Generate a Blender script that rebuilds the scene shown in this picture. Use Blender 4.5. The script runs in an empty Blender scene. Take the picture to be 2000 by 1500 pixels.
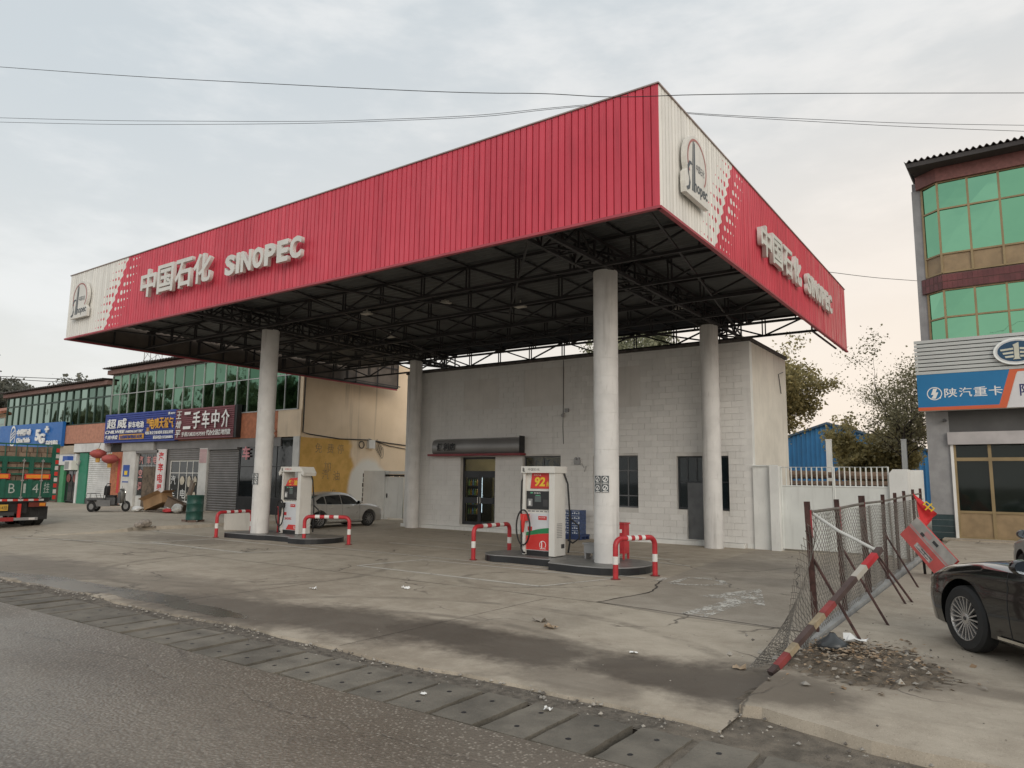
import bpy, bmesh, math, random
import numpy as np
from mathutils import Matrix, Vector
random.seed(7); rng = np.random.RandomState(7)
SC = bpy.context.scene; COL = SC.collection
R = math.radians
# ---------------------------------------------------------------- camera
cam_d = bpy.data.cameras.new('camera'); cam = bpy.data.objects.new('camera', cam_d); COL.objects.link(cam)
_yaw, _pit, _rol = .6154, .1333, .0122
_f = Vector((-math.sin(_yaw)*math.cos(_pit), math.cos(_yaw)*math.cos(_pit), math.sin(_pit)))
_r = Vector((math.cos(_yaw), math.sin(_yaw), 0)); _u = _r.cross(_f)
_r2 = _r*math.cos(_rol) + _u*math.sin(_rol); _u2 = -_r*math.sin(_rol) + _u*math.cos(_rol)
_m = Matrix.Identity(4)
for i in range(3): _m[i][0], _m[i][1], _m[i][2] = _r2[i], _u2[i], -_f[i]
_m.translation = (4.8484, -11.2675, 1.98); cam.matrix_world = _m
cam_d.sensor_width = 36; cam_d.lens = 1398.13/2000*36; cam_d.clip_end = 2000; cam_d.clip_start = .05
SC.camera = cam
# ---------------------------------------------------------------- node maths
class X:
    "a socket with arithmetic"
    def __init__(s, nt, k): s.nt, s.k = nt, k
    def _m(s, op, *a):
        n = s.nt.nodes.new('ShaderNodeMath'); n.operation = op
        for i, v in enumerate((s,)+a):
            if isinstance(v, X): s.nt.links.new(v.k, n.inputs[i])
            else: n.inputs[i].default_value = v
        return X(s.nt, n.outputs[0])
    def __add__(s, o): return s._m('ADD', o)
    __radd__ = __add__
    def __sub__(s, o): return s._m('SUBTRACT', o)
    def __rsub__(s, o): return (s*-1)+o
    def __mul__(s, o): return s._m('MULTIPLY', o)
    __rmul__ = __mul__
    def __truediv__(s, o): return s._m('DIVIDE', o)
    def floor(s): return s._m('FLOOR')
    def abs(s): return s._m('ABSOLUTE')
    def sqrt(s): return s._m('SQRT')
    def sin(s): return s._m('SINE')
    def max(s, o): return s._m('MAXIMUM', o)
    def min(s, o): return s._m('MINIMUM', o)
    def lt(s, o): return s._m('LESS_THAN', o)
    def gt(s, o): return s._m('GREATER_THAN', o)
    def pow(s, o): return s._m('POWER', o)
    def step(s, a, b):
        n = s.nt.nodes.new('ShaderNodeMapRange'); n.interpolation_type = 'SMOOTHSTEP'
        s.nt.links.new(s.k, n.inputs[0]); n.inputs[1].default_value = a; n.inputs[2].default_value = b
        return X(s.nt, n.outputs[0])
def pos(nt):
    g = nt.nodes.new('ShaderNodeNewGeometry'); p = nt.nodes.new('ShaderNodeSeparateXYZ')
    nt.links.new(g.outputs['Position'], p.inputs[0]); return g.outputs['Position'], [X(nt, p.outputs[i]) for i in range(3)]
def noise(nt, vec, scale, detail=4, stretch=None, rough=.55):
    if stretch:
        mp = nt.nodes.new('ShaderNodeMapping'); mp.inputs['Scale'].default_value = stretch; nt.links.new(vec, mp.inputs[0]); vec = mp.outputs[0]
    n = nt.nodes.new('ShaderNodeTexNoise'); n.inputs['Scale'].default_value = scale; n.inputs['Detail'].default_value = detail; n.inputs['Roughness'].default_value = rough
    nt.links.new(vec, n.inputs['Vector']); return X(nt, n.outputs[0])
def mixc(nt, fac, a, b, mode='MIX'):
    n = nt.nodes.new('ShaderNodeMix'); n.data_type = 'RGBA'; n.blend_type = mode
    for i, v in ((0, fac), (6, a), (7, b)):
        if isinstance(v, X): nt.links.new(v.k, n.inputs[i])
        elif hasattr(v, 'is_linked'): nt.links.new(v, n.inputs[i])
        elif isinstance(v, (int, float)): n.inputs[i].default_value = v
        else: n.inputs[i].default_value = (*v, 1) if len(v) == 3 else v
    return n.outputs[2]
# ---------------------------------------------------------------- world: hazy overcast with a band of warm bright haze low over the right-hand horizon
SUN_AZ = Vector((.74, -.67, 0)).normalized(); SUN_EL = R(25); HAZE_AZ = Vector((.72, .69, 0))
W = bpy.data.worlds.new('World'); SC.world = W; W.use_nodes = True; nt = W.node_tree; nt.nodes.clear()
sky = nt.nodes.new('ShaderNodeTexSky'); sky.sky_type = 'NISHITA'; sky.sun_disc = False
sky.sun_elevation = SUN_EL; sky.sun_rotation = math.atan2(SUN_AZ.x, SUN_AZ.y); sky.dust_density = 4; sky.air_density = 1.5
bg1 = nt.nodes.new('ShaderNodeBackground'); bg1.inputs[1].default_value = .09; nt.links.new(sky.outputs[0], bg1.inputs[0])
tc = nt.nodes.new('ShaderNodeTexCoord'); sp = nt.nodes.new('ShaderNodeSeparateXYZ'); nt.links.new(tc.outputs['Generated'], sp.inputs[0])
dx, dy, dz = [X(nt, sp.outputs[i]) for i in range(3)]
el = dz.max(0.0)
cl = noise(nt, tc.outputs['Generated'], 2.1, 6, (1, 1, 2.6), .58)
cl2 = noise(nt, tc.outputs['Generated'], 5.5, 5, (1, 1, 3.2), .6)
warm = ((dx*HAZE_AZ.x + dy*HAZE_AZ.y).step(-.45, .8)) * (1 - el.step(.05, .68))
c0 = mixc(nt, el.step(.0, .5), (.80, .79, .76), (.60, .65, .68))
c1 = mixc(nt, (cl*.65+cl2*.35).step(.44, .62)*.7, c0, (.86, .865, .86))
c2 = mixc(nt, warm*.95, c1, (.98, .84, .71))
bg2 = nt.nodes.new('ShaderNodeBackground'); bg2.inputs[1].default_value = 1.0; nt.links.new(c2, bg2.inputs[0])
ms = nt.nodes.new('ShaderNodeMixShader'); ms.inputs[0].default_value = .9
wo = nt.nodes.new('ShaderNodeOutputWorld'); nt.links.new(bg1.outputs[0], ms.inputs[1]); nt.links.new(bg2.outputs[0], ms.inputs[2]); nt.links.new(ms.outputs[0], wo.inputs[0])
sd = bpy.data.lights.new('sun', 'SUN'); sd.energy = .95; sd.angle = R(36); sd.color = (1, .93, .84)
so = bpy.data.objects.new('sun', sd); COL.objects.link(so)
_sv = SUN_AZ*math.cos(SUN_EL) + Vector((0, 0, math.sin(SUN_EL))); so.rotation_euler = _sv.to_track_quat('Z', 'Y').to_euler(); so.location = _sv*60
SC.view_settings.view_transform = 'Standard'; SC.view_settings.look = 'None'; SC.view_settings.exposure = .16; SC.view_settings.gamma = 1
SC.view_settings.use_curve_mapping = False
SC.render.engine = 'CYCLES'
try: SC.cycles.use_denoising = True; SC.cycles.max_bounces = 8; SC.cycles.diffuse_bounces = 4; SC.cycles.transparent_max_bounces = 12
except Exception: pass
# ---------------------------------------------------------------- materials
MATS = {}
def base(name):
    m = bpy.data.materials.new(name); m.use_nodes = True; n = m.node_tree
    return m, n, n.nodes['Principled BSDF']
def mat(name, col, rough=.6, metal=0, var=.12, scale=1.5, bump=0, bscale=30, streak=0, dirt=None, spec=.5, emit=None, coat=0, rnd=0):
    if name in MATS: return MATS[name]
    m, n, b = base(name); MATS[name] = m
    P, (px, py, pz) = pos(n)
    v = noise(n, P, scale, 5)
    c = mixc(n, v.step(.3, .7), tuple(x*(1-var) for x in col), tuple(min(1, x*(1+var)) for x in col))
    if rnd:
        oi = n.nodes.new('ShaderNodeObjectInfo'); hv = n.nodes.new('ShaderNodeHueSaturation')
        k = X(n, oi.outputs['Random'])*rnd*2+(1-rnd); n.links.new(k.k, hv.inputs['Value']); n.links.new(c, hv.inputs['Color']); c = hv.outputs[0]
    if streak:
        s = noise(n, P, 3, 4, (1.6, 1.6, .12)); c = mixc(n, s.step(.52, .78)*streak, c, dirt or (.12, .10, .08))
        s2 = noise(n, P, 12, 3, (1.2, 1.2, .25)); c = mixc(n, s2.step(.58, .8)*streak*.6, c, dirt or (.12, .10, .08))
    n.links.new(c, b.inputs['Base Color'])
    rv = noise(n, P, scale*3, 3)*.25+(rough-.12); n.links.new(rv.k, b.inputs['Roughness'])
    b.inputs['Metallic'].default_value = metal; b.inputs['Specular IOR Level'].default_value = spec
    if coat: b.inputs['Coat Weight'].default_value = coat; b.inputs['Coat Roughness'].default_value = .05
    if emit: b.inputs['Emission Color'].default_value = (*emit[0], 1); b.inputs['Emission Strength'].default_value = emit[1]
    if bump:
        bn = n.nodes.new('ShaderNodeBump'); bn.inputs['Strength'].default_value = bump; bn.inputs['Distance'].default_value = .02
        n.links.new(noise(n, P, bscale, 4).k, bn.inputs['Height']); n.links.new(bn.outputs[0], b.inputs['Normal'])
    return m
def glass(name, tint, opacity, rough=.04):
    "see-through pane: part clear, part tinted reflecting film"
    m, n, b = base(name); MATS[name] = m
    b.inputs['Base Color'].default_value = (*tint, 1); b.inputs['Roughness'].default_value = rough; b.inputs['Specular IOR Level'].default_value = .7
    t = n.nodes.new('ShaderNodeBsdfTransparent'); t.inputs[0].default_value = (.8, .85, .82, 1); x = n.nodes.new('ShaderNodeMixShader')
    lw = n.nodes.new('ShaderNodeLayerWeight'); lw.inputs[0].default_value = .35
    k = X(n, lw.outputs['Fresnel'])*.45+opacity; n.links.new(k.min(1.0).k, x.inputs[0])
    n.links.new(t.outputs[0], x.inputs[1]); n.links.new(b.outputs[0], x.inputs[2]); n.links.new(x.outputs[0], n.nodes['Material Output'].inputs[0])
    return m
def mirror_glass(name, tint, dark, rough=.03):
    m, n, b = base(name); MATS[name] = m
    oi = n.nodes.new('ShaderNodeObjectInfo'); P, _ = pos(n)
    c = mixc(n, X(n, oi.outputs['Random']), tint, dark)
    n.links.new(c, b.inputs['Base Color']); b.inputs['Metallic'].default_value = 1; b.inputs['Roughness'].default_value = rough
    bn = n.nodes.new('ShaderNodeBump'); bn.inputs['Strength'].default_value = .35; bn.inputs['Distance'].default_value = .03
    n.links.new(noise(n, P, .8, 2).k, bn.inputs['Height']); n.links.new(bn.outputs[0], b.inputs['Normal'])
    return m
white = mat('white paint', (.74, .745, .72), .6, var=.06, streak=.22, bump=.15)
offwhite = mat('off white metal', (.70, .685, .64), .45, var=.05, streak=.2)
colwhite = mat('white column paint', (.65, .64, .62), .65, var=.07, scale=2.2, streak=.34, bump=.3, bscale=9)
plaster = mat('grey plaster', (.50, .48, .44), .85, var=.1, scale=.7, streak=.3, bump=.3, bscale=20)
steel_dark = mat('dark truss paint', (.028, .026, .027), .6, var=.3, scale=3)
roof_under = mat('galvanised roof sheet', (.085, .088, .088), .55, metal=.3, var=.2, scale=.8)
redpaint = mat('red enamel', (.46, .03, .038), .4, var=.15, scale=4)
whitepaint = mat('white enamel', (.72, .71, .68), .45, var=.06, scale=4, streak=.15)
black = mat('black rubber', (.018, .018, .019), .6, var=.3)
darkgrey = mat('dark grey plastic', (.05, .05, .052), .45)
grey = mat('grey metal', (.30, .30, .30), .45, metal=.3, var=.12)
letterwhite = mat('channel letter white', (.66, .65, .61), .45, var=.05, streak=.12)
rust = mat('rusty brown post', (.065, .03, .025), .8, var=.5, scale=8, bump=.5, bscale=40)
galv = mat('galvanised wire', (.15, .135, .115), .6, metal=.2, var=.25, scale=6)
whitepipe = mat('whitewashed pipe', (.55, .55, .52), .6)
chrome = mat('chrome', (.75, .74, .7), .15, metal=1, var=.03)
darkglass = mat('dark window glass', (.012, .016, .018), .05, var=.2, spec=.8)
yellowp = mat('yellow print', (.75, .52, .04), .5, var=.05)
whitep = mat('white print', (.78, .78, .76), .5, var=.05)
blackp = mat('black print', (.02, .02, .022), .5)
redp = mat('red print', (.55, .035, .04), .5, var=.06)
bluep = mat('blue print', (.03, .09, .35), .5, var=.05)
# ---------------------------------------------------------------- objects
WM = {}; LOCAL = {}
def reg(o, M, parent=None):
    COL.objects.link(o); o.matrix_basis = M
    if parent is not None:
        o.parent = parent
        if parent.name in LOCAL: o.matrix_parent_inverse = LOCAL[parent.name].inverted(); LOCAL[o.name] = M.copy(); return o
        o.matrix_parent_inverse = WM[parent.name].inverted()
    WM[o.name] = M.copy(); return o
def tag(o, label=None, cat=None, group=None, kind=None):
    for k, v in (('label', label), ('category', cat), ('group', group), ('kind', kind)):
        if v: o[k] = v
    return o
def thing(name, label, cat, loc=(0, 0, 0), rz=0, group=None, local=False):
    o = bpy.data.objects.new(name, None); o.empty_display_size = .2
    M = Matrix.Translation(loc) @ Matrix.Rotation(rz, 4, 'Z')
    reg(o, M)
    if local: LOCAL[o.name] = Matrix.Identity(4)
    return tag(o, label, cat, group)
def copy_tree(o, M, label=None, parent=None):
    c = o.copy(); COL.objects.link(c)
    if parent is None: c.matrix_basis = M
    else: c.parent = parent
    if label: c['label'] = label
    for ch in o.children: copy_tree(ch, None, None, c)
    return c
class MB:
    def __init__(s): s.v, s.f, s.mi = [], [], []
    def add(s, vs, fs, mi=0):
        k = len(s.v); s.v += [tuple(p) for p in vs]; s.f += [tuple(i+k for i in f) for f in fs]; s.mi += [mi]*len(fs); return s
    def box(s, x0, x1, y0, y1, z0, z1, mi=0):
        return s.add([(x, y, z) for x in (x0, x1) for y in (y0, y1) for z in (z0, z1)],
                     [(0, 1, 3, 2), (4, 6, 7, 5), (0, 4, 5, 1), (2, 3, 7, 6), (0, 2, 6, 4), (1, 5, 7, 3)], mi)
    def quad(s, a, b, c, d, mi=0): return s.add([a, b, c, d], [(0, 1, 2, 3)], mi)
    def prism(s, poly, d, mi=0):
        "poly of 3d points extruded by vector d"
        n = len(poly); q = [tuple(Vector(p)+Vector(d)) for p in poly]
        return s.add(list(poly)+q, [tuple(range(n))[::-1], tuple(range(n, 2*n))]+[(i, (i+1) % n, n+(i+1) % n, n+i) for i in range(n)], mi)
    def tube(s, pts, r, n=8, mi=0, closed=False, cap=True):
        pts = [Vector(p) for p in pts]; k = len(pts); vs = []; rr = r if hasattr(r, '__len__') else [r]*k
        t0 = (pts[1]-pts[0]).normalized(); up = Vector((0, 0, 1)) if abs(t0.z) < .9 else Vector((1, 0, 0))
        for i, p in enumerate(pts):
            a = pts[i-1] if (i or closed) else p; b = pts[(i+1) % k] if (i < k-1 or closed) else p
            t = (b-a).normalized(); x = t.cross(up).normalized(); y = x.cross(t).normalized(); up = y if abs(t.dot(y)) < .9 else up
            vs += [p+(x*math.cos(q)+y*math.sin(q))*rr[i] for q in [2*math.pi*j/n for j in range(n)]]
        fs = []
        for i in range(k if closed else k-1):
            j = (i+1) % k
            fs += [(i*n+q, i*n+(q+1) % n, j*n+(q+1) % n, j*n+q) for q in range(n)]
        if cap and not closed: fs += [tuple(range(n))[::-1], tuple(range((k-1)*n, k*n))]
        return s.add(vs, fs, mi)
    def bar(s, a, b, w, h=None, mi=0, up=(0, 0, 1)):
        h = h or w; a = Vector(a); b = Vector(b); t = (b-a).normalized(); u = Vector(up)
        if abs(t.dot(u)) > .95: u = Vector((1, 0, 0))
        x = t.cross(u).normalized()*w/2; y = x.cross(t).normalized()*h/2
        return s.add([p+sx*x+sy*y for p in (a, b) for sx, sy in ((-1, -1), (1, -1), (1, 1), (-1, 1))],
                     [(3, 2, 1, 0), (4, 5, 6, 7), (0, 1, 5, 4), (1, 2, 6, 5), (2, 3, 7, 6), (3, 0, 4, 7)], mi)
    def lathe(s, prof, c=(0, 0, 0), n=24, axis='z', mi=0, cap=True):
        vs = []; m = len(prof); c = Vector(c)
        for r, h in prof:
            for j in range(n):
                a = 2*math.pi*j/n; p = (r*math.cos(a), r*math.sin(a), h)
                if axis == 'y': p = (p[0], p[2], p[1])
                if axis == 'x': p = (p[2], p[0], p[1])
                vs.append(c+Vector(p))
        fs = [(i*n+j, i*n+(j+1) % n, (i+1)*n+(j+1) % n, (i+1)*n+j) for i in range(m-1) for j in range(n)]
        if cap: fs += [tuple(range(n))[::-1], tuple(range((m-1)*n, m*n))]
        return s.add(vs, fs, mi)
    def grid(s, rows, mi=0, closed=False):
        m = len(rows); n = len(rows[0]); fs = []
        for i in range(m-1):
            for j in range(n if closed else n-1): fs.append((i*n+j, i*n+(j+1) % n, (i+1)*n+(j+1) % n, (i+1)*n+j))
        return s.add([p for r in rows for p in r], fs, mi)
    def mesh(s, name, mats, smooth=False, fix=True):
        me = bpy.data.meshes.new(name); me.from_pydata([tuple(p) for p in s.v], [], s.f)
        for m in (mats if isinstance(mats, (list, tuple)) else [mats]): me.materials.append(m)
        if any(s.mi): me.polygons.foreach_set('material_index', s.mi)
        if fix:
            b = bmesh.new(); b.from_mesh(me); bmesh.ops.recalc_face_normals(b, faces=b.faces); b.to_mesh(me); b.free()
        if smooth:
            me.polygons.foreach_set('use_smooth', [True]*len(me.polygons))
            if smooth != 'all':
                try: me.set_sharp_from_angle(angle=R(38))
                except Exception: pass
        me.update(); return me
    def build(s, name, mats, parent=None, M=None, smooth=False, kind=None, fix=True):
        o = bpy.data.objects.new(name, s.mesh(name, mats, smooth, fix)); reg(o, M or Matrix.Identity(4), parent)
        if kind: o['kind'] = kind
        return o
def inst(name, me, parent, M): return reg(bpy.data.objects.new(name, me), M, parent)
T = Matrix.Translation
def frame(o, r, u):
    "matrix whose x axis is r, y axis is u, origin o (text lies in x-y, faces z)"
    r = Vector(r).normalized(); u = Vector(u).normalized(); n = r.cross(u); m = Matrix.Identity(4)
    for i in range(3): m[i][0], m[i][1], m[i][2] = r[i], u[i], n[i]
    m.translation = o; return m
FX = ((1, 0, 0), (0, 0, 1))       # reads along +x, faces -y
FY = ((0, 1, 0), (0, 0, 1))       # reads along +y, faces +x
TXT = {}
def text(s, size, m, parent, M, depth=.0, bold=0, wide=1., fit=None, shear=0, name='lettering', center=False, tall=None):
    "flat or raised lettering as a mesh; M from frame(); fit = total width, tall = total height"
    key = (s, round(depth/max(size, .01), 3), bold, shear)
    if key not in TXT:
        c = bpy.data.curves.new('t', 'FONT'); c.body = s; c.size = 1; c.extrude = depth/size/2 if depth else 0; c.offset = bold; c.shear = shear; c.resolution_u = 3
        o = bpy.data.objects.new('t', c); COL.objects.link(o)
        dg = bpy.context.evaluated_depsgraph_get(); me = bpy.data.meshes.new_from_object(o.evaluated_get(dg))
        n = len(me.vertices); co = np.empty(n*3, 'f'); me.vertices.foreach_get('co', co); co = co.reshape(-1, 3)
        if n: co[:, :2] -= co[:, :2].min(0); co[:, 2] -= co[:, 2].min()
        me.vertices.foreach_set('co', co.ravel()); me.update()
        TXT[key] = (me, co.max(0) if n else np.zeros(3)); bpy.data.objects.remove(o)
    me, ext = TXT[key]; me = me.copy(); me.materials.clear(); me.materials.append(m)
    sx = fit/ext[0] if fit else size*wide; sy = tall/ext[1] if tall else size
    off = Matrix.Translation((-ext[0]/2*sx, -ext[1]/2*sy, 0)) if center else Matrix.Identity(4)
    return reg(bpy.data.objects.new(name, me), M @ off @ Matrix.Diagonal((sx, sy, size, 1)), parent)
def letters(s, x0, x1, z0, z1, m, parent, fr, plane, depth=.0, bold=0, name='letter', gap=.12):
    "every character an object of its own, fitted into its cell; plane(u, z) gives the world point"
    ws = [.42 if c in '1I' else 1. for c in s]; k = (x1-x0)/sum(ws); out = []; a = x0
    for ch, q in zip(s, ws):
        w = k*q
        out.append(text(ch, z1-z0, m, parent, frame(plane(a+k*gap/2, z0), *fr), depth, bold, fit=w-k*gap, tall=z1-z0, name=name)); a += w
    return out
def struct(name, mb, m, M=None, smooth=False): return tag(mb.build(name, m, None, M, smooth), kind='structure')
# ================================================================ ground
def ellipse(px, py, cx, cy, rx, ry, nz): return 1-((((px-cx)/rx)*((px-cx)/rx)+((py-cy)/ry)*((py-cy)/ry)).sqrt()+nz).step(.45, 1.15)
def concrete(name, c_lo, c_hi, stains=True, dust=.5):
    m, n, b = base(name); MATS[name] = m; P, (px, py, pz) = pos(n)
    n1 = noise(n, P, .22, 6); n2 = noise(n, P, 2.2, 6, None, .65); n3 = noise(n, P, 45, 3); n4 = noise(n, P, 9, 5, None, .7)
    c = mixc(n, (n1*.55+n2*.45).step(.33, .67), c_lo, c_hi)
    c = mixc(n, n4.step(.56, .74)*.35, c, tuple(x*.55 for x in c_lo))
    c = mixc(n, n4.step(.3, .44)*-.3+.3, c, tuple(min(1, x*1.25) for x in c_hi))
    c = mixc(n, n3.step(.25, .42)*-.3+.3, c, tuple(x*.5 for x in c_lo)); g5 = noise(n, P, 130, 2); c = mixc(n, g5.step(.6, .72)*.4, c, tuple(x*1.5 for x in c_hi)); c = mixc(n, g5.step(.28, .4)*-.45+.45, c, tuple(x*.35 for x in c_lo))
    str_ = noise(n, P, 3, 4, (.12, 1.3, 1)); c = mixc(n, str_.step(.55, .72)*.22, c, tuple(x*.6 for x in c_lo))
    rough = n2*.2+.72
    # cracks
    vo = n.nodes.new('ShaderNodeTexVoronoi'); vo.feature = 'DISTANCE_TO_EDGE'; vo.inputs['Scale'].default_value = .21
    wv = n.nodes.new('ShaderNodeVectorMath'); wv.operation = 'ADD'; ns = n.nodes.new('ShaderNodeTexNoise'); ns.inputs['Scale'].default_value = 1.1; ns.inputs['Detail'].default_value = 6
    n.links.new(P, ns.inputs[0]); n.links.new(P, wv.inputs[0]); n.links.new(ns.outputs[1], wv.inputs[1]); n.links.new(wv.outputs[0], vo.inputs['Vector'])
    cr = (1-X(n, vo.outputs[0]).step(.0, .006))*noise(n, P, .5, 2).step(.48, .58)
    c = mixc(n, cr*.75, c, (.05, .042, .035))
    h = n3*.3+n4*.7-cr*2
    if stains == 'plot':
        nz = noise(n, P, 1.6, 6, None, .7)*1.3-.65; e = ellipse(px, py, 3.3, -2.8, 1.15, 1.1, nz).max(ellipse(px, py, 2.9, -4.1, .8, .7, nz)).max(ellipse(px, py, 4.6, -3.1, .9, .25, nz)*.6); c = mixc(n, e*.8, c, (.115, .094, .071)); e = ellipse(px, py, 4.2, 1.5, .8, .7, nz).max(ellipse(px, py, 3.7, 3.4, .5, .5, nz)); c = mixc(n, e.step(.4, .5)*.5, c, (.46, .43, .37))
    elif stains:
        nz = noise(n, P, 1.1, 6, None, .65)*1.1-.55+(noise(n, P, 5.5, 6, None, .75)-.5)*.7
        dark = None; wet = None
        for cx, cy, rx, ry, k in ((-13, -4.2, 4.5, .75, .55), (-5.2, -4.55, 2.6, .6, .8), (-2.9, -4.15, 2.1, .62, .85), (-1.4, -3.85, 1.6, .5, .95), (-.2, -3.95, 1.4, .55, .9),
                                  (1.45, -4.0, 1.1, .42, .95), (2.3, -3.9, .9, .6, .95), (1.15, -4.75, .7, .35, .5), (-8, -3.9, 3, .8, .4), (-.9, -2.9, .8, 1.3, .25), (-17, 1.6, 2.6, .7, .4), (-.2, 6.5, 1.8, .7, .35), (.8, 3.9, 1.2, .5, .3)):
            e = ellipse(px, py, cx, cy, rx*1.15, ry*1.65, nz)*k; dark = e if dark is None else dark.max(e)
        for cx, cy, rx, ry in ((-9.6, -4.95, 2.6, .5), (-7.2, -4.75, 1.9, .42), (-11.9, -5.1, 1.2, .25), (-5.3, -4.85, 1.3, .3)):
            e = ellipse(px, py, cx, cy, rx, ry, nz*.8); wet = e if wet is None else wet.max(e)
        c = mixc(n, dark*.9, c, (.066, .053, .041)); 
        # tyre sweeps
        for cx, cy, rr in ((-1.5, -6.5, 3.6), (-1.4, -6.5, 4.9), (4.6, -8.6, 5.6), (-7, -8, 4.6), (-3.6, .9, 1.1), (-9.3, -1.2, 3.0)):
            d = (((px-cx)*(px-cx)+(py-cy)*(py-cy)).sqrt()-rr).abs(); c = mixc(n, (1-d.step(.03, .16))*n2.step(.4, .6)*.55, c, tuple(x*.45 for x in c_lo))
        wm = wet.step(.45, .75); c = mixc(n, wm*.55, c, (.06, .052, .045)); rough = rough*(1-wm*.6)+wm*.03; rough = rough-dark*.22; h = h*(1-wm)
    n.links.new(c, b.inputs['Base Color']); n.links.new(rough.k, b.inputs['Roughness'])
    bn = n.nodes.new('ShaderNodeBump'); bn.inputs['Strength'].default_value = .45; bn.inputs['Distance'].default_value = .012
    n.links.new(h.k, bn.inputs['Height']); n.links.new(bn.outputs[0], b.inputs['Normal'])
    return m
conc = concrete('forecourt concrete', (.305, .255, .195), (.49, .43, .345))
conc_pad = concrete('worn pad concrete', (.26, .222, .175), (.41, .36, .298))
conc_plot = concrete('dusty plot concrete', (.32, .27, .21), (.49, .43, .345), 'plot')
soil = mat('dusty soil', (.19, .16, .125), .95, var=.3, scale=2, bump=.8, bscale=25)
def asphalt():
    m, n, b = base('worn asphalt'); P, (px, py, pz) = pos(n)
    n1 = noise(n, P, .35, 6, (.5, 1.2, 1)); n2 = noise(n, P, 7, 5, None, .7)
    v = n.nodes.new('ShaderNodeTexVoronoi'); v.inputs['Scale'].default_value = 34; v.inputs['Randomness'].default_value = 1; n.links.new(P, v.inputs['Vector'])
    sep = n.nodes.new('ShaderNodeSeparateColor'); n.links.new(v.outputs['Color'], sep.inputs[0]); rnd = X(n, sep.outputs[0])
    agg = (1-X(n, v.outputs['Distance']).step(.25, .5))*rnd.step(.5, .75)
    shoulder = py.step(-7.35, -6.75)
    c = mixc(n, n1.step(.35, .65), (.135, .114, .09), (.21, .18, .144)); c = mixc(n, n2.step(.5, .72)*.45, c, (.055, .047, .038))
    c = mixc(n, shoulder*.55, c, (.17, .145, .115))
    c = mixc(n, agg*(shoulder*.35+.5), c, (.40, .355, .295))
    pt = (((px+.3)*.45+(py+7.75))).abs(); c = mixc(n, (1-pt.step(.02, .07))*n2.step(.38, .5)*noise(n, P, .4, 2).step(.5, .62)*.45, c, (.03, .026, .022))
    wave = noise(n, P, .9, 5); ed = (py+7.05+(wave-.5)*.7).abs(); c = mixc(n, (1-ed.step(.0, .018))*n2.step(.42, .56)*.6, c, (.035, .03, .025))
    n.links.new(c, b.inputs['Base Color']); rg = noise(n, P, .35, 4).step(.35, .7)*.3+.3; n.links.new(rg.k, b.inputs['Roughness']); b.inputs['Specular IOR Level'].default_value = .55
    bn = n.nodes.new('ShaderNodeBump'); bn.inputs['Strength'].default_value = .8; bn.inputs['Distance'].default_value = .008
    n.links.new((X(n, v.outputs['Distance'])*-1+n2*.6-(1-ed.step(0, .03))*.5).k, bn.inputs['Height']); n.links.new(bn.outputs[0], b.inputs['Normal'])
    return m
asph = asphalt()
g = MB(); g.quad((-700, -700, -.35), (700, -700, -.35), (700, 700, -.35), (-700, 700, -.35)); struct('ground', g, soil)
g = MB(); g.quad((-300, -22, -.006), (300, -22, -.006), (300, -6.42, -.006), (-300, -6.42, -.006)); struct('road', g, asph)
def wob(x, k=1): return (math.sin(x*1.3)+math.sin(x*3.1+1)*.5+math.sin(x*7.7+2)*.25)*.05*k
xs = [-300, -150, -90, -60]+list(np.arange(-45, 2.7, .25))+[2.74]
g = MB(); g.grid([[(x, -5.27+wob(x), 0) for x in xs], [(x, 46, 0) for x in xs]]); g.grid([[(x, -5.27+wob(x), 0) for x in xs], [(x, -5.29+wob(x), -.05) for x in xs]]); struct('forecourt', g, conc)
g = MB(); xs2 = [-300, -120]+list(np.arange(-45, 3.0, .5)); g.grid([[(x, -5.6, -.035) for x in xs2], [(x, -5.1, -.028) for x in xs2]]); struct('gravel_verge', g, mat('gravelly verge', (.15, .13, .105), .95, var=.35, scale=14, bump=1, bscale=60))
# lower pad right of the islands, its broken edge
pad = [(-.98, -.5), (.6, -.82), (2.5, -.86), (2.5, 10.8), (-1.7, 10.8), (-1.5, 5.2), (-1.2, 2.6), (-.72, .95), (-.82, .4)]
g = MB(); g.add([(x, y, .005) for x, y in pad], [tuple(range(len(pad)))]); struct('forecourt_pad', g, conc_pad)
crack = mat('joint dirt', (.05, .042, .035), .95, var=.3)
def strip(pts, w, z, mb):
    pts = [Vector((*p, z)) for p in pts]; L, Rr = [], []
    for i, p in enumerate(pts):
        t = (pts[min(i+1, len(pts)-1)]-pts[max(i-1, 0)]).normalized(); nrm = Vector((-t.y, t.x, 0))*w/2*(1+random.uniform(-.3, .3))
        L.append(p+nrm); Rr.append(p-nrm)
    mb.grid([L, Rr]); return mb
def jag(a, b, n, k): return [(a[0]+(b[0]-a[0])*i/n+random.uniform(-k, k), a[1]+(b[1]-a[1])*i/n+random.uniform(-k, k)) for i in range(n+1)]
g = MB(); strip(jag((-.98, -.5), (-.82, .4), 6, .03)+jag((-.72, .95), (-1.2, 2.6), 8, .05), .034, .009, g); strip(jag((-.98, -.5), (2.5, -.86), 16, .012), .022, .009, g); strip(jag((-21, -.9), (-.98, -.5), 40, .01), .014, .004, g)
strip(jag((-6.3, -5.2), (-6.2, -.75), 14, .006), .012, .004, g); strip(jag((-12.2, -5.2), (-12.1, 2.4), 20, .006), .012, .004, g); strip(jag((-1.9, -5.2), (-1.85, -.7), 14, .006), .010, .004, g); strip(jag((-.6, 4.6), (1.9, 9.7), 12, .12), .02, .009, g); strip(jag((.2, 7.6), (1.4, 3.2), 10, .12), .016, .009, g)
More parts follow.
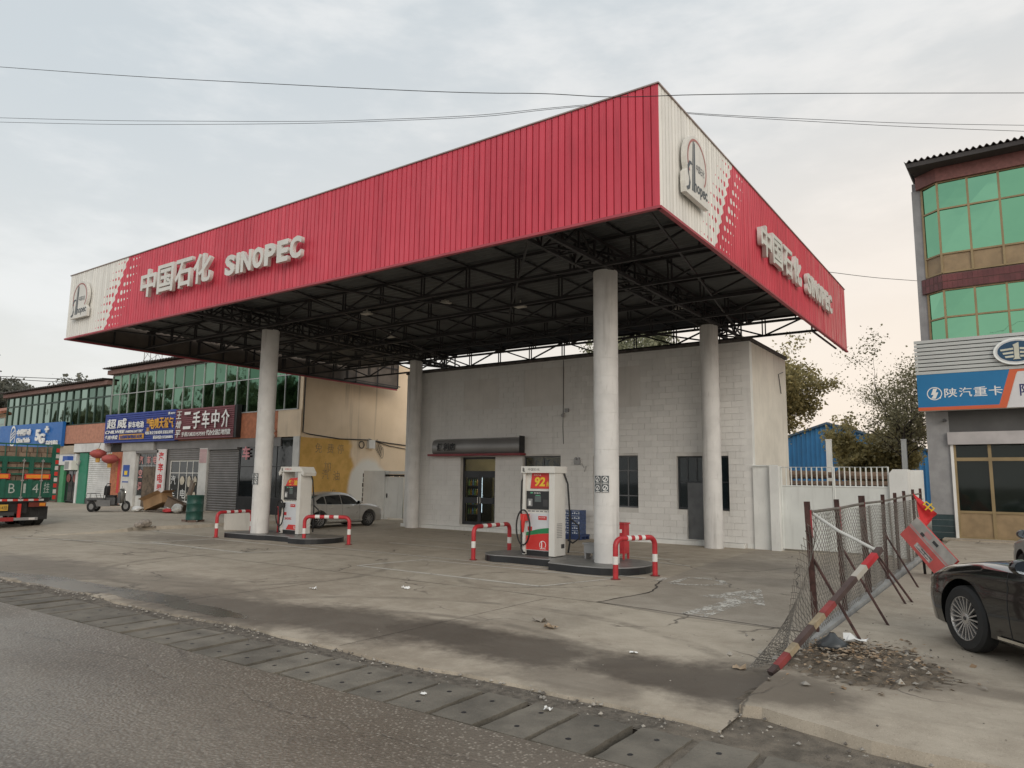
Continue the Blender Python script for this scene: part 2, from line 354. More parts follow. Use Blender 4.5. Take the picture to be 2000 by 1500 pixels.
struct('slab_joints', g, crack)
# left plot, a hand's breadth higher
g = MB(); ys = list(np.arange(-4, 11.4, .4)); zf = lambda y: .004+.116*max(0, min(1, (y+1)/3.2))
g.grid([[(-300, y, zf(y)) for y in ys], [(-21.5+.1*math.sin(y*1.7)+(.35 if y < 2 else 0), y, zf(y)) for y in ys]]); g.grid([[(-21.5+.1*math.sin(y*1.7)+(.35 if y < 2 else 0), y, zf(y)) for y in ys], [(-21.35+.1*math.sin(y*1.7)+(.35 if y < 2 else 0), y, -.02) for y in ys]])
struct('raised_plot', g, conc_plot)
# right plot with its broken front edge
g = MB(); xr = list(np.arange(2.72, 8, .18))+[12, 60, 300]; e = lambda x: -4.72-.42*max(0, min(1, (x-2.9)/1.2))+wob(x*1.4, 1.2)
g.grid([[(x, e(x), .07) for x in xr], [(x, e(x)+.6, .1) for x in xr], [(x, 46, .12) for x in xr]]); g.grid([[(x, e(x), .07) for x in xr], [(x, e(x)-.03, -.06) for x in xr]]); g.grid([[(2.72, e(2.72), .07), (2.72, 46, .12)], [(2.7, e(2.72), -.05), (2.7, 46, -.05)]])
struct('side_plot', g, conc_plot)
g = MB(); g.grid([[(2.3, -6.40, -.029), (300, -6.40, -.029)], [(2.3, -4.2, -.02), (300, -4.2, -.02)]]); struct('dirt_strip', g, mat('dark gritty dirt', (.165, .14, .11), .95, var=.35, scale=5, bump=1, bscale=50))
# drain with its cover slabs
g = MB(); g.quad((-300, -6.45, -.3), (300, -6.45, -.3), (300, -5.58, -.3), (-300, -5.58, -.3)); g.quad((-300, -6.43, -.3), (300, -6.43, -.3), (300, -6.43, -.008), (-300, -6.43, -.008)); g.quad((-300, -5.58, -.3), (300, -5.58, -.3), (300, -5.58, -.03), (-300, -5.58, -.03)); drain = struct('drain', g, crack)
slabm = mat('drain slab concrete', (.165, .148, .12), .8, var=.25, scale=2.2, bump=.6, bscale=35, rnd=.14)
slabs = []
for v in range(4):
    m = bmesh.new(); w = .515; rr = random.Random(v)
    b = MB(); n = 9
    top = [(-w/2+.016+rr.uniform(-.008, .006), -.40+.8*i/n) for i in range(n+1)]+[(w/2-.016+rr.uniform(-.006, .008), .40-.8*i/n) for i in range(n+1)]
    b.add([(x, y, 0) for x, y in top]+[(x, y, -.07) for x, y in top], [tuple(range(len(top)))]+[(i, (i+1) % len(top), len(top)+(i+1) % len(top), len(top)+i) for i in range(len(top))])
    for hx, hy in ((rr.uniform(-.03, .03), -.2), (rr.uniform(-.03, .03), .2)): b.lathe([(.026, .0015), (.02, .0016), (.002, .0017)], (hx, hy, 0), 8, mi=1)
    slabs.append(b.mesh('drain_slab', [slabm, black]))
x = -46.
k = 0
while x < 7.5:
    wd = 1+random.uniform(-.03, .03)
    inst('drain_slab', slabs[k % 4], drain, T((x, -6.0+random.uniform(-.015, .015), random.uniform(-.012, -.002))) @ Matrix.Rotation(random.uniform(-.02, .02), 4, 'Z') @ Matrix.Rotation(random.uniform(-.012, .012), 4, 'Y') @ Matrix.Diagonal((random.choice((.87, .9, .93, .96)), 1, 1, 1)))
    x += .52*wd; k += 1
# painted markings
mk, n_, b_ = base('worn marking paint'); P_, _ = pos(n_); tr = n_.nodes.new('ShaderNodeBsdfTransparent'); mx = n_.nodes.new('ShaderNodeMixShader')
b_.inputs['Base Color'].default_value = (.62, .59, .53, 1); b_.inputs['Roughness'].default_value = .8
n_.links.new((noise(n_, P_, 3.5, 6, None, .7)*.6+noise(n_, P_, 22, 4)*.4).step(.50, .72).k, mx.inputs[0]); n_.links.new(b_.outputs[0], mx.inputs[1]); n_.links.new(tr.outputs[0], mx.inputs[2]); n_.links.new(mx.outputs[0], n_.nodes['Material Output'].inputs[0])
def lines(name, segs, w=.1, z=.005, fn=None):
    g = MB()
    for a in segs: strip(a, w, z, g)
    if fn: fn(g)
    return struct(name, g, mk)
def bay(x0, x1): return [[(x0, .4), (x1, .38)], [(x1, .38), (x1+.6, 2.32)], [(x1+.6, 2.32), (x0+.3, 2.3)], [(x0+.3, 2.3), (x0, .4)]]
lines('bay_marking', bay(-16.6, -11.95)); lines('bay_marking.001', bay(-7.65, -2.7))
lines('edge_marking', [[(-12.3, 2.85), (-1.6, 2.72)], [(-21, 2.7), (-16.9, 2.6)], [(-11.3, 5.1), (-7, 5.0)], [(-13, 6.8), (-8, 6.6), (-2.5, 6.4)], [(-3.6, 5.9), (-1.7, 5.4)], [(-21.2, -1.6), (-15.5, .35)]], .09, .009)
mk0 = mk; mk = mk.copy(); mk.name = 'badly worn marking paint'
for q_ in mk.node_tree.nodes:
    if q_.type == 'MAP_RANGE': q_.inputs[1].default_value = .43; q_.inputs[2].default_value = .56
lines('arrow_marking', [], .1, .011, lambda g: (g.add([(.5, -.62, .011), (.92, -.68, .011), (1.0, 1.0, .011), (.66, 1.08, .011)], [(0, 1, 2, 3)]), g.add([(.12, 1.2, .011), (1.32, .92, .011), (.72, 2.75, .011)], [(0, 1, 2)])))
lines('letter_marking', [[(-1.25, 2.3), (-1.3, 3.05)], [(-.9, 2.35), (-.95, 3.35)], [(-.95, 3.35), (-.6, 3.5), (-.2, 3.3), (-.05, 2.95), (-.2, 2.6), (-.55, 2.4), (-.9, 2.35)]], .14, .011)
# ================================================================ canopy
CL, CW, ZB, ZT = 22.59, 16.66, 6.77, 9.055
def fascia_mat(name, axis, origin):
    "red cladding with the white end and the printed dots"
    m, n, b = base(name); MATS[name] = m; P, p3 = pos(n); u = p3['xy'.index(axis)]-origin; z = p3[2]
    rows = 9.; hgt = (ZT-ZB)/rows; zr = (z-ZB)/hgt; row = zr.floor(); zc = (zr-row-.5)*hgt
    mid = 1-((row-4)/4.6).abs()*.55                       # dots largest at mid height
    ub = row/8*1.25+2.85
    d = u-ub; s = .19; ci = (d/s).floor(); du = d-(ci+.5)*s
    k = (ci+.5).abs()
    rad = (1-k/5.8).max(0.0)*mid*.098*(k.lt(5.2)); rad = rad*(k.gt(1.0))
    dot = ((du*du)+(zc*zc*.8)).sqrt().lt(rad)
    wavy = ((z-ZB)*(2*math.pi/hgt)).sin()*.05
    red = (u-((z-ZB)/(ZT-ZB)*1.25+2.8)+wavy).gt(0.0)
    fac = (red-dot).abs()
    fade = noise(n, P, .35, 4); v = noise(n, P, 6, 4, (1, 1, .15))
    rc = mixc(n, fade.step(.3, .7), (.58, .052, .083), (.66, .074, .11)); rc = mixc(n, v.step(.48, .72)*.42, rc, (.40, .035, .055))
    if axis == 'y': rc = mixc(n, u.step(9.5, 16.5)*noise(n, P, 8, 4, (1, 1, .05)).step(.42, .62)*.75, rc, (.66, .40, .36))
    wc = mixc(n, v.step(.45, .75)*.35, (.80, .785, .74), (.58, .55, .50))
    c = mixc(n, fac, wc, rc); oi = n.nodes.new('ShaderNodeObjectInfo'); hv = n.nodes.new('ShaderNodeHueSaturation'); n.links.new((X(n, oi.outputs['Random'])*.16+.92).k, hv.inputs['Value']); n.links.new(c, hv.inputs['Color']); n.links.new(hv.outputs[0], b.inputs['Base Color']); n.links.new((noise(n, P, 3, 4)*.3+.33).k, b.inputs['Roughness']); b.inputs['Specular IOR Level'].default_value = .45
    bn = n.nodes.new('ShaderNodeBump'); bn.inputs['Strength'].default_value = .5; bn.inputs['Distance'].default_value = .03; n.links.new(noise(n, P, 1.7, 3, (1.5, 1.5, .6)).k, bn.inputs['Height']); n.links.new(bn.outputs[0], b.inputs['Normal'])
    return m
fm_front = fascia_mat('front fascia cladding', 'x', -CL); fm_side = fascia_mat('side fascia cladding', 'y', 0)
fm_left = mat('streaked dark cladding', (.105, .085, .07), .5, var=.2, scale=2, streak=.4)  # left fascia sheet: dark brown on both faces, with streaks
can = thing('station_canopy', 'large red and white fuel station canopy on four white columns', 'canopy', (-CL/2, 8, 0))
SW = .15
def strip_mesh(m):
    w = SW; b = MB(); prof = [(0, -.034), (.022, -.034), (.024, 0), (w*.5, .0), (w*.52, .003), (w*.55, .003), (w*.57, 0), (w-.002, 0), (w-.001, -.034)]
    b.grid([[(x, -y-.004, ZB) for x, y in prof], [(x, -y-.004, ZT) for x, y in prof]])
    b.grid([[(0, .042, ZB), (w, .042, ZB)], [(0, .042, ZT), (w, .042, ZT)]])
    return b.mesh('cladding_strip', m, fix=False)
cr0 = random.Random(2)
def fascia(name, m, M, length):
    f = MB()
    for z in (ZB+.06, ZB+1.1, ZT-.1): f.box(0, length, .046, .096, z-.03, z+.03)
    for x in np.arange(.1, length, 1.5): f.box(x, x+.05, .096, .146, ZB+.02, ZT-.04)
    fr = f.build(name, steel_dark, can, M)
    me = strip_mesh(m)
    if m is fm_left:
        q = MB(); v0 = [tuple(v.co) for v in me.vertices]; f0 = [tuple(p.vertices) for p in me.polygons]
        for i in range(int(round(length/SW))): q.add([(v[0]+i*length/round(length/SW), v[1], v[2]) for v in v0], f0)
        q.build('cladding_sheet', m, fr, M, kind='stuff', fix=False)
    else:
      for i in range(int(round(length/SW))): inst('cladding_strip', me, fr, M @ T((i*length/round(length/SW), cr0.uniform(-.003, .003), cr0.uniform(-.008, .006))))
    t = MB(); t.box(-.02, length+.02, -.03, .03, ZT, ZT+.025); t.build('top_trim', mat('dull top trim', (.36, .30, .28), .6), fr, M); t = MB(); t.box(-.02, length+.02, -.04, .05, ZB-.05, ZB); t.build('bottom_trim', mat('trim red', (.40, .06, .08), .5), fr, M)
    return fr
RY = Matrix.Rotation(R(90), 4, 'Z')
f_front = fascia('front_fascia', fm_front, T((-CL, 0, 0)), CL)
f_side = fascia('side_fascia', fm_side, RY, CW)
f_left = fascia('left_fascia', fm_left, T((-CL, 0, 0)) @ RY @ Matrix.Diagonal((1, -1, 1, 1)), CW)
# raised letters and badges
dp = .1
letters('中国石化', -17.2, -13.3, 7.42, 8.3, letterwhite, f_front, FX, lambda u, z: (u, -.05-dp, z), dp, .022, gap=.1)
letters('SINOPEC', -12.7, -9.4, 7.42, 8.0, letterwhite, f_front, FX, lambda u, z: (u, -.05-dp, z), dp, .045, gap=.12)
letters('中国石化', 5.62, 9.62, 7.46, 8.24, letterwhite, f_side, FY, lambda u, z: (.05, u, z), dp, .022, gap=.1)
letters('SINOPEC', 10.2, 13.65, 7.5, 8.12, letterwhite, f_side, FY, lambda u, z: (.05, u, z), dp, .045, gap=.12)
def badge(fr, Mf, parent):
    "round-topped emblem box: s wide 1.2, 1.3 tall; local x right, y up, z out"
    pts = [(.02, 0), (1.2, 0), (1.2, .28)]; c = (.62, .72)
    for a in np.linspace(R(-35), R(205), 22): pts.append((c[0]+.56*math.cos(a), c[1]+.56*math.sin(a)))
    pts += [(.02, .40), (.0, .2)]
    b = MB(); b.prism([(x, y, 0) for x, y in pts], (0, 0, .10)); e = b.build('emblem_box', offwhite, parent, Mf)
    def pl(name, poly, m, z=.104): q = MB(); q.add([(x, y, z) for x, y in poly], [tuple(range(len(poly)))]); return q.build(name, m, e, Mf)
    ring = MB(); ro = [(c[0]+.5*math.cos(a), c[1]+.5*math.sin(a), .105) for a in np.linspace(R(-40), R(212), 30)]; ri = [(c[0]+.455*math.cos(a), c[1]+.455*math.sin(a), .105) for a in np.linspace(R(-40), R(212), 30)]
    ring.grid([ro, ri]); ring.build('red_ring', mat('faded red print', (.42, .16, .14), .5), e, Mf)
    dk = mat('emblem grey', (.07, .085, .10), .5)
    pl('tower_mark', [(.33, .12), (.40, .12), (.43, 1.14), (.41, 1.14)], dk); pl('tower_mark', [(.42, .12), (.5, .12), (.52, 1.1), (.455, 1.15)], dk)
    arc = MB(); arc.grid([[(.1+.14*(1-math.cos(t))*.2-.02+.28*math.sin(t*.5)*0, .1, .106) for t in (0, 1)], [(.16, .1, .106), (.17, .1, .106)]])
    sw = MB(); o1 = [(.04, .1), (.16, .16), (.2, .3), (.14, .42), (.12, .55), (.2, .66), (.31, .68)]; sw.grid([[(x, y, .106) for x, y in o1], [(x+.055, y-.05, .106) for x, y in o1]]); sw.build('swash_mark', dk, e, Mf)
    text('中国石化', .17, dk, e, Mf @ T((.56, .58, .106)), fit=.44, name='emblem_script', shear=.2)
    text('nopec', .2, dk, e, Mf @ T((.46, .08, .106)), fit=.68, tall=.24, bold=.02, name='emblem_letters')
badge(None, frame((-22.0, -.06, 7.36), *FX), f_front); badge(None, frame((.06, .82, 7.3), *FY), f_side)
# roof sheet (ribs across y), purlins, trusses
RZ = 7.52
r = MB(); rows = []
yy = np.arange(.15, 13.15, .14)
for i, y in enumerate(yy): rows.append([(-CL+.15, y, RZ+.04*(i % 2)), (-.15, y, RZ+.04*(i % 2))])
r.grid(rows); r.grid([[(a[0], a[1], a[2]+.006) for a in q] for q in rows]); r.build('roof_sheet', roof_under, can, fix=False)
def member(cache, L, w, h):
    k = (round(L, 2), w, h)
    if k not in cache: b = MB(); b.bar((0, 0, 0), (L, 0, 0), w, h); cache[k] = b.mesh('truss_member', steel_dark)
    return cache[k]
mc = {}
def mem(name, a, b, parent, w=.05, h=None):
    a, b = Vector(a), Vector(b); d = b-a; L = d.length; t = d/L; up = Vector((0, 0, 1)) if abs(t.z) < .95 else Vector((1, 0, 0)); y = up.cross(t).normalized(); z = t.cross(y); m = Matrix.Identity(4)
    for i in range(3): m[i][0], m[i][1], m[i][2] = t[i], y[i], z[i]
    m.translation = a; return inst(name, member(mc, L, w, h or w), parent, m)
zb, zt = 6.88, RZ-.06
for ty in (.35, 2.85, 4.9, 7.1, 9.1, 10.77, 12.85):
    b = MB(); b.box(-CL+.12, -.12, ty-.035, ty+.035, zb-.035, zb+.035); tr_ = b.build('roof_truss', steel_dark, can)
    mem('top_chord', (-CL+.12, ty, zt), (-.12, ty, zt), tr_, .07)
    X0, X1, n = -CL+.3, -.3, 14
    for i in range(n+1):
        x = X0+(X1-X0)*i/n
        mem('truss_post', (x-.05, ty, zb), (x-.05, ty, zt), tr_, .035); mem('truss_post', (x+.05, ty, zb), (x+.05, ty, zt), tr_, .035)
        if i < n:
            x2 = X0+(X1-X0)*(i+1)/n; a, c = ((x, zb), (x2, zt)) if i % 2 else ((x, zt), (x2, zb)); mem('truss_brace', (a[0], ty, a[1]), (c[0], ty, c[1]), tr_, .05)
for gx in (-15.6, -2.9):                       # box girders on the column lines
    b = MB()
    for sx in (-.25, .25):
        for z in (zb+.03, zt-.05): b.box(gx+sx-.04, gx+sx+.04, .3, 13, z-.04, z+.04)
    gd = b.build('box_girder', steel_dark, can)
    n = 18
    for i in range(n+1):
        y = .4+12.5*i/n
        for sx in (-.25, .25): mem('girder_post', (gx+sx, y, zb), (gx+sx, y, zt), gd, .045)
        mem('girder_tie', (gx-.25, y, zb+.03), (gx+.25, y, zb+.03), gd, .04)
        if i < n:
            y2 = .4+12.5*(i+1)/n; s = 1 if i % 2 else -1
            for sx in (-.25, .25): mem('girder_brace', (gx+sx, y, zb if s > 0 else zt), (gx+sx, y2, zt if s > 0 else zb), gd, .04)
            mem('girder_brace', (gx-.25*s, y, zb+.03), (gx+.25*s, y2, zb+.03), gd, .04)
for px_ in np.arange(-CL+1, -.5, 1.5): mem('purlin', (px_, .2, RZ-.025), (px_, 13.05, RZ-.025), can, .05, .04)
for i, (a, c) in enumerate((((-20.5, .4), (-16, 12.8)), ((-10.6, .4), (-15, 12.8)), ((-10, .4), (-4, 12.8)), ((-.4, .4), (-2.6, 12.8)), ((-7.5, 6), (-3, .4)))): mem('sway_brace', (*a, zb+.05), (*c, zb+.05), can, .045)
for x_, s in ((-.35, 1), (-CL+.35, -1)):       # side fascia outriggers behind the roof
    mem('outrigger', (x_, 12.85, zb), (x_, CW-.1, zb), can, .05); mem('outrigger', (x_, 12.85, zt+.9), (x_, CW-.1, zt+1.3), can, .05); mem('outrigger', (x_, 12.85, zt), (x_, CW-.2, ZT-.3), can, .05); mem('outrigger', (x_, 12.85, zb), (x_, 12.85, ZT-.2), can, .05)
lm = mat('lamp housing', (.55, .52, .46), .5)
for q, (x, y) in enumerate(((-9.2, 5.0), (-14.4, 7.9), (-7.5, 6.6), (-3.5, 9.5), (-12.3, 4.7), (-17.8, 4.2))):
    b = MB(); b.box(x-.17, x+.17, y-.12, y+.12, 7.3, 7.34); b.box(x-.1, x+.1, y-.08, y+.08, 7.34, 7.4); b.bar((x, y, 7.4), (x, y, RZ), .03); b.build('canopy_lamp', lm, can)
b = MB(); b.tube([(-CL+.2, y, 7.7+.09*math.sin(y*2.2)) for y in np.arange(.5, 14, .35)], .012, 4); b.build('hanging_cable', galv, can)
b = MB(); b.tube([(-4.6+.3*math.sin(y), 11+.02*y*0, 7.3-.35*abs(math.sin(y*1.3))) for y in np.arange(0, 2.4, .2)], .008, 4); b.build('loose_cable', black, can)
# columns: square block tiles wrapped round, painted over
cr_ = random.Random(3)
def column(x, y, z0, r=.285):
    prof = []; z = z0
    while z < 6.86:
        z2 = min(z+.42, 6.9); j = cr_.uniform(-.0012, .0012)
        prof += [(r-.004, z), (r+j, z+.003), (r+j, z2-.003), (r-.004, z2)]; z = z2
    b = MB(); b.lathe(prof, (x, y, 0), 28); c = b.build('column', colwhite, can, smooth=True)
    b = MB(); b.box(x-.3, x+.3, y-.3, y+.3, 6.9, 6.93)
    for a in range(0, 360, 40):
        b.tube([(x+.25*math.cos(R(a)), y+.25*math.sin(R(a)), 6.9), (x+.30*math.cos(R(a)), y+.30*math.sin(R(a)), 6.99+cr_.uniform(-.03, .05))], .012, 4)
    b.build('cap_plate', steel_dark, c); return c
COLS = [column(-15.57, 3.44, .17), column(-2.88, 3.44, .17), column(-15.64, 10.72, 0, .27), column(-2.93, 10.5, 0, .285)]
pm = mat('notice plate', (.06, .075, .085), .5)
def plates(x, y, c, az):
    for i in range(2):
        for j in range(2):
            a = az+(i-.5)*.62; r = .296; M = frame((x+r*math.cos(a), y+r*math.sin(a), 1.82+j*.19), (-math.sin(a), math.cos(a), 0), (0, 0, 1))
            b = MB(); b.box(-.082, .082, -.088, .088, 0, .004); p = b.build('notice_plate', pm, c, M)
            b = MB(); b.grid([[(.062*math.cos(t), .062*math.sin(t)+.012, .006) for t in np.linspace(0, 6.283, 17)], [(.046*math.cos(t), .046*math.sin(t)+.012, .006) for t in np.linspace(0, 6.283, 17)]]); b.bar((-.045, -.03, .006), (.045, .055, .006), .014, .002); b.bar((-.01, -.03, .006), (.02, .05, .006), .018, .002); b.box(-.06, .06, -.08, -.065, .004, .006)
            b.build('notice_symbol', whitep, p, M)
plates(-2.88, 3.44, COLS[1], R(-85)); plates(-15.57, 3.44, COLS[0], R(-95))
# ================================================================ pump islands
def island(label, lobes, neck):
    "outline: list of (x, y) on top"
    t = thing('pump_island', label, 'pump island', (sum(p[0] for p in lobes)/len(lobes), 3.5, 0), group='pump islands')
    b = MB(); b.prism([(x, y, .0) for x, y in lobes], (0, 0, .155)); b.build('kerb_wall', mat('black kerb tile', (.02, .022, .025), .35, var=.3), t)
    b = MB(); b.prism([(x, y, .155) for x, y in lobes], (0, 0, .015)); b.build('top', mat('island top', (.16, .155, .145), .4, var=.2, scale=4), t)
    b = MB(); n = len(lobes); b.tube([(x, y, .158) for x, y in lobes], .012, 6, closed=True); b.build('metal_edge', grey, t)
    return t
def lobe(cx, cy, rx, ry, a0, a1, n=14): return [(cx+rx*math.cos(R(a)), cy+ry*math.sin(R(a))) for a in np.linspace(a0, a1, n)]
island('long black edged pump island under the petrol pump and nearest column', lobe(-2.75, 3.5, .85, 1.0, -90, 90)+[(-3.9, 4.5), (-4.15, 4.3), (-5.4, 4.3), (-5.6, 4.45)]+lobe(-5.75, 3.75, .6, .7, 90, 270)+[(-5.4, 3.12), (-4.15, 3.12), (-3.9, 2.6), (-3.2, 2.5)], None)
island('black edged pump island under the diesel pump, in front of the silver car', lobe(-13.0, 3.75, .6, .85, -90, 90)+[(-13.4, 4.6), (-13.6, 4.4), (-14.7, 4.4), (-15, 4.5), (-16.6, 4.5), (-16.75, 4.3), (-16.75, 3.0), (-16.6, 2.85), (-15.0, 2.95), (-14.8, 3.1), (-13.6, 3.15), (-13.4, 2.9)], None)
# ================================================================ pumps
dispw = mat('pump body white', (.68, .67, .63), .4, var=.04, streak=.12); dispr = mat('pump red', (.60, .035, .03), .4, var=.06); dispg = mat('pump green', (.02, .22, .08), .4); scr = mat('pump display', (.10, .12, .12), .2); panelb = mat('pump console', (.02, .021, .023), .35)
def pump(x0, x1, y0, y1, label, word, style):
    cx = (x0+x1)/2; w = x1-x0; z0 = .17; t = thing('fuel_pump', label, 'fuel pump', (cx, (y0+y1)/2, z0))
    def B(name, m, *bx, p=t):
        b = MB()
        for q in bx: b.box(*q)
        return b.build(name, m, p)
    yf = y0+.06
    B('base_plinth', black, (x0+.03, x1-.03, y0+.07, y1-.07, z0, z0+.12))
    B('cabinet', dispw, (x0, x1-.02, yf+.02, y1-.05, z0+.12, 1.28))
    for s in (0, 1):
        xx = x1-.16 if s else x0; ww = .16 if s else .07
        B('side_column', dispw, (xx, xx+ww, y0, y1, z0+.02, 2.16))
    if style: B('upper_cabinet', dispw, (x0+.07, x1-.16, yf+.03, y1-.06, 1.28, 2.16))
    else: B('upper_cabinet', dispw, (x0+.07, x1-.16, yf+.03, y1-.06, 1.28, 1.72))
    hd = B('header', dispw, (x0-.03, x1+.03, y0-.05, y1+.02, 2.16, 2.32))
    if not style:
        for s in (-1, 1):
            b = MB(); xx = x0-.03 if s < 0 else x1+.03; b.prism([(xx, y0-.03, 2.3), (xx, y0-.03, 2.1), (xx+s*.1, y0-.03, 2.03), (xx+s*.13, y0-.03, 2.13)], (0, y1-y0+.06, 0)); b.build('hose_arm', dispw, t)
    text('中国石化', .07, darkgrey if style else redp, hd, frame((x0+.18, y0-.052, 2.21), *FX), fit=.34)
    b = MB(); b.box(x0+.02, x0+.045, y0-.054, y0-.05, 2.19, 2.29); b.box(x0+.02, x0+.09, y0-.054, y0-.05, 2.19, 2.205); b.box(x0+.055, x0+.07, y0-.054, y0-.05, 2.19, 2.27); b.build('header_mark', darkgrey, hd)
    # grade board
    if style: gb = MB(); gb.prism([(x0+.17, yf+.012, 1.78), (x1-.165, yf+.012, 1.78), (x1-.165, yf+.012, 2.16), (x0+.22, yf+.012, 2.16)], (0, .015, 0))
    else:
        gb = MB(); gb.prism([(x0+.10, yf+.012, 1.70), (x1-.165, yf+.012, 1.70), (x1-.165, yf+.012, 1.98), (x0+.34, yf+.012, 1.95), (x0+.22, yf+.012, 1.88)], (0, .015, 0))
    g_ = gb.build('grade_board', dispr, t)
    if style:
        text('92', .22, yellowp, g_, frame((x0+.30, yf+.009, 1.83), *FX), bold=.035, fit=.30, tall=.23, shear=.15); text('#', .12, yellowp, g_, frame((x0+.635, yf+.009, 1.83), *FX), bold=.02, fit=.1, tall=.13, shear=.15); text('车用汽油', .04, whitep, g_, frame((x0+.28, yf+.009, 2.09), *FX), fit=.2)
    else:
        text('柴', .2, yellowp, g_, frame((x0+.24, yf+.009, 1.73), *FX), bold=.03, fit=.2, tall=.17, shear=.15); text('油', .2, yellowp, g_, frame((x0+.50, yf+.009, 1.73), *FX), bold=.03, fit=.2, tall=.17, shear=.15)
    cz = 1.72 if style else 1.70
    cs = B('console', panelb, (x0+.06, x1-.165, yf-.01, yf+.03, cz-.44, cz))
    cx2 = (x0+x1-.1)/2
    B('display', scr, (cx2-.09, cx2+.09, yf-.014, yf-.008, cz-.26, cz-.12), p=cs); B('card_reader', grey, (x0+.11, x0+.25, yf-.016, yf-.008, cz-.37, cz-.19), p=cs); B('keypad', darkgrey, (x1-.36, x1-.22, yf-.016, yf-.008, cz-.37, cz-.2), p=cs)
    B('receipt_slot', whitep, (x0+.15, x0+.2, yf-.019, yf-.015, cz-.35, cz-.24), p=cs); B('console_label', mat('label green', (.1, .4, .22), .5), (cx2-.22, cx2-.15, yf-.014, yf-.01, cz-.06, cz-.03), p=cs); text('加油机', .04, whitep, cs, frame((cx2-.12, yf-.013, cz-.065), *FX), fit=.2, tall=.035); B('display_label', mat('label green', (.1, .4, .22), .5), (cx2-.07, cx2+.07, yf-.014, yf-.01, cz-.11, cz-.095), p=cs)
    B('vent_strip', grey, *[(x0+.1+.12*i, x0+.18+.12*i, yf+.01, yf+.02, 1.22, 1.245) for i in range(6)])
    dz = B('lower_door', mat('door light blue grey', (.60, .62, .65), .35, var=.04), (x0+.05, x1-.17, yf, yf+.03, z0+.13, 1.18))
    B('warning_label', redp, (x0+.42, x0+.66, yf-.006, yf, 1.03, 1.12), p=dz); text('禁止吸烟', .03, whitep, dz, frame((x0+.45, yf-.008, 1.07), *FX), fit=.17, tall=.03)
    if style:
        def band(f0, f1, m, nm):
            b = MB(); xs_ = np.linspace(x0+.05, x1-.17, 12); b.grid([[(x, yf-.004, f0((x-x0)/w)) for x in xs_], [(x, yf-.004, f1((x-x0)/w)) for x in xs_]]); b.build(nm, m, dz)
        band(lambda s: z0+.14, lambda s: .62+.10*math.sin(s*1.7), dispr, 'red_band'); band(lambda s: .622+.10*math.sin(s*1.7), lambda s: .70+.15*math.sin(s*1.7), dispg, 'green_band')
        b = MB(); q = np.linspace(-.7, 3.84, 20); b.grid([[(x0+.55+.095*math.cos(a), yf-.006, .44+.095*math.sin(a)) for a in q], [(x0+.55+.08*math.cos(a), yf-.006, .44+.08*math.sin(a)) for a in q]]); b.box(x0+.51, x0+.535, yf-.007, yf-.005, .36, .53); b.build('emblem', whitep, dz); text('SINOPEC', .04, whitep, dz, frame((x0+.47, yf-.006, .335), *FX), fit=.17, tall=.035, bold=.02)
        B('side_louvre', grey, *[(x1-.004, x1+.004, y0+.1, y1-.16, .62+.04*i, .635+.04*i) for i in range(9)]); B('rating_plate', darkgrey, (x1-.004, x1+.004, y1-.2, y1-.05, .36, .46))
    else:
        text('SINOPEC', .09, redp, dz, frame((x0+.16, yf-.006, .62), *FX), fit=.34, tall=.075, bold=.03); b = MB(); b.prism([(x0+.24, yf-.006, .31), (x1-.19, yf-.006, .31), (x1-.19, yf-.006, .47), (x0+.36, yf-.006, .47)], (0, .004, 0)); b.build('red_flash', dispr, dz)
        B('flash_mark', whitep, (x1-.3, x1-.28, yf-.012, yf-.006, .34, .44), (x1-.3, x1-.23, yf-.012, yf-.006, .34, .355), p=dz); B('door_rail', grey, (x1-.22, x1-.19, yf-.01, yf, z0+.2, 1.15))
    # nozzle and hoses on both sides
    nz = MB(); nz.box(x0-.03, x0+.16, yf-.12, yf, 1.0, 1.16); nz.tube([(x0+.06, yf-.09, 1.12), (x0+.05, yf-.12, .95), (x0+.03, yf-.1, .72)], [.05, .05, .025], 8); nz.build('nozzle', dispr if style else black, t, smooth=True)
    B('nozzle_tag', redp, (x0+.12, x0+.24, yf-.012, yf-.004, .76, .86))
    h = MB(); h.tube([(x0-.04, yf+.1, 2.15), (x0-.09, yf+.02, 1.95), (x0-.08, yf-.02, 1.4), (x0-.06, yf-.03, .8), (x0-.02, yf-.08, .32), (x0+.04, yf-.1, .24), (x0+.12, yf-.13, .24)], .022, 6); h.tube([(x0+.06+.2*math.cos(a), yf-.13, .84+.42*math.sin(a)) for a in np.linspace(0, 6.283, 26)], .02, 6, closed=True)
    h.build('front_hose', black, t, smooth=True)
    h = MB(); h.tube([(x1+.02, y1-.1, 2.15), (x1+.1, y1-.06, 1.9), (x1+.11, y1+.02, 1.2), (x1+.09, y1+.06, .5), (x1+.02, y1+.1, .24)], .022, 6); h.tube([(x1+.05, y1+.06, 1.1), (x1+.3, y1+.12, .9), (x1+.32, y1+.12, .6), (x1+.15, y1+.1, .48), (x1+.02, y1+.08, .55)], .02, 6); h.build('rear_hose', black, t, smooth=True)
    return t
pump(-5.22, -4.3, 3.5, 4.0, 'white petrol pump with red 92 board and green and red door', '92', True)
pump(-14.95, -14.0, 3.75, 4.2, 'white diesel pump with open top frame beside the left front column', 'diesel', False)
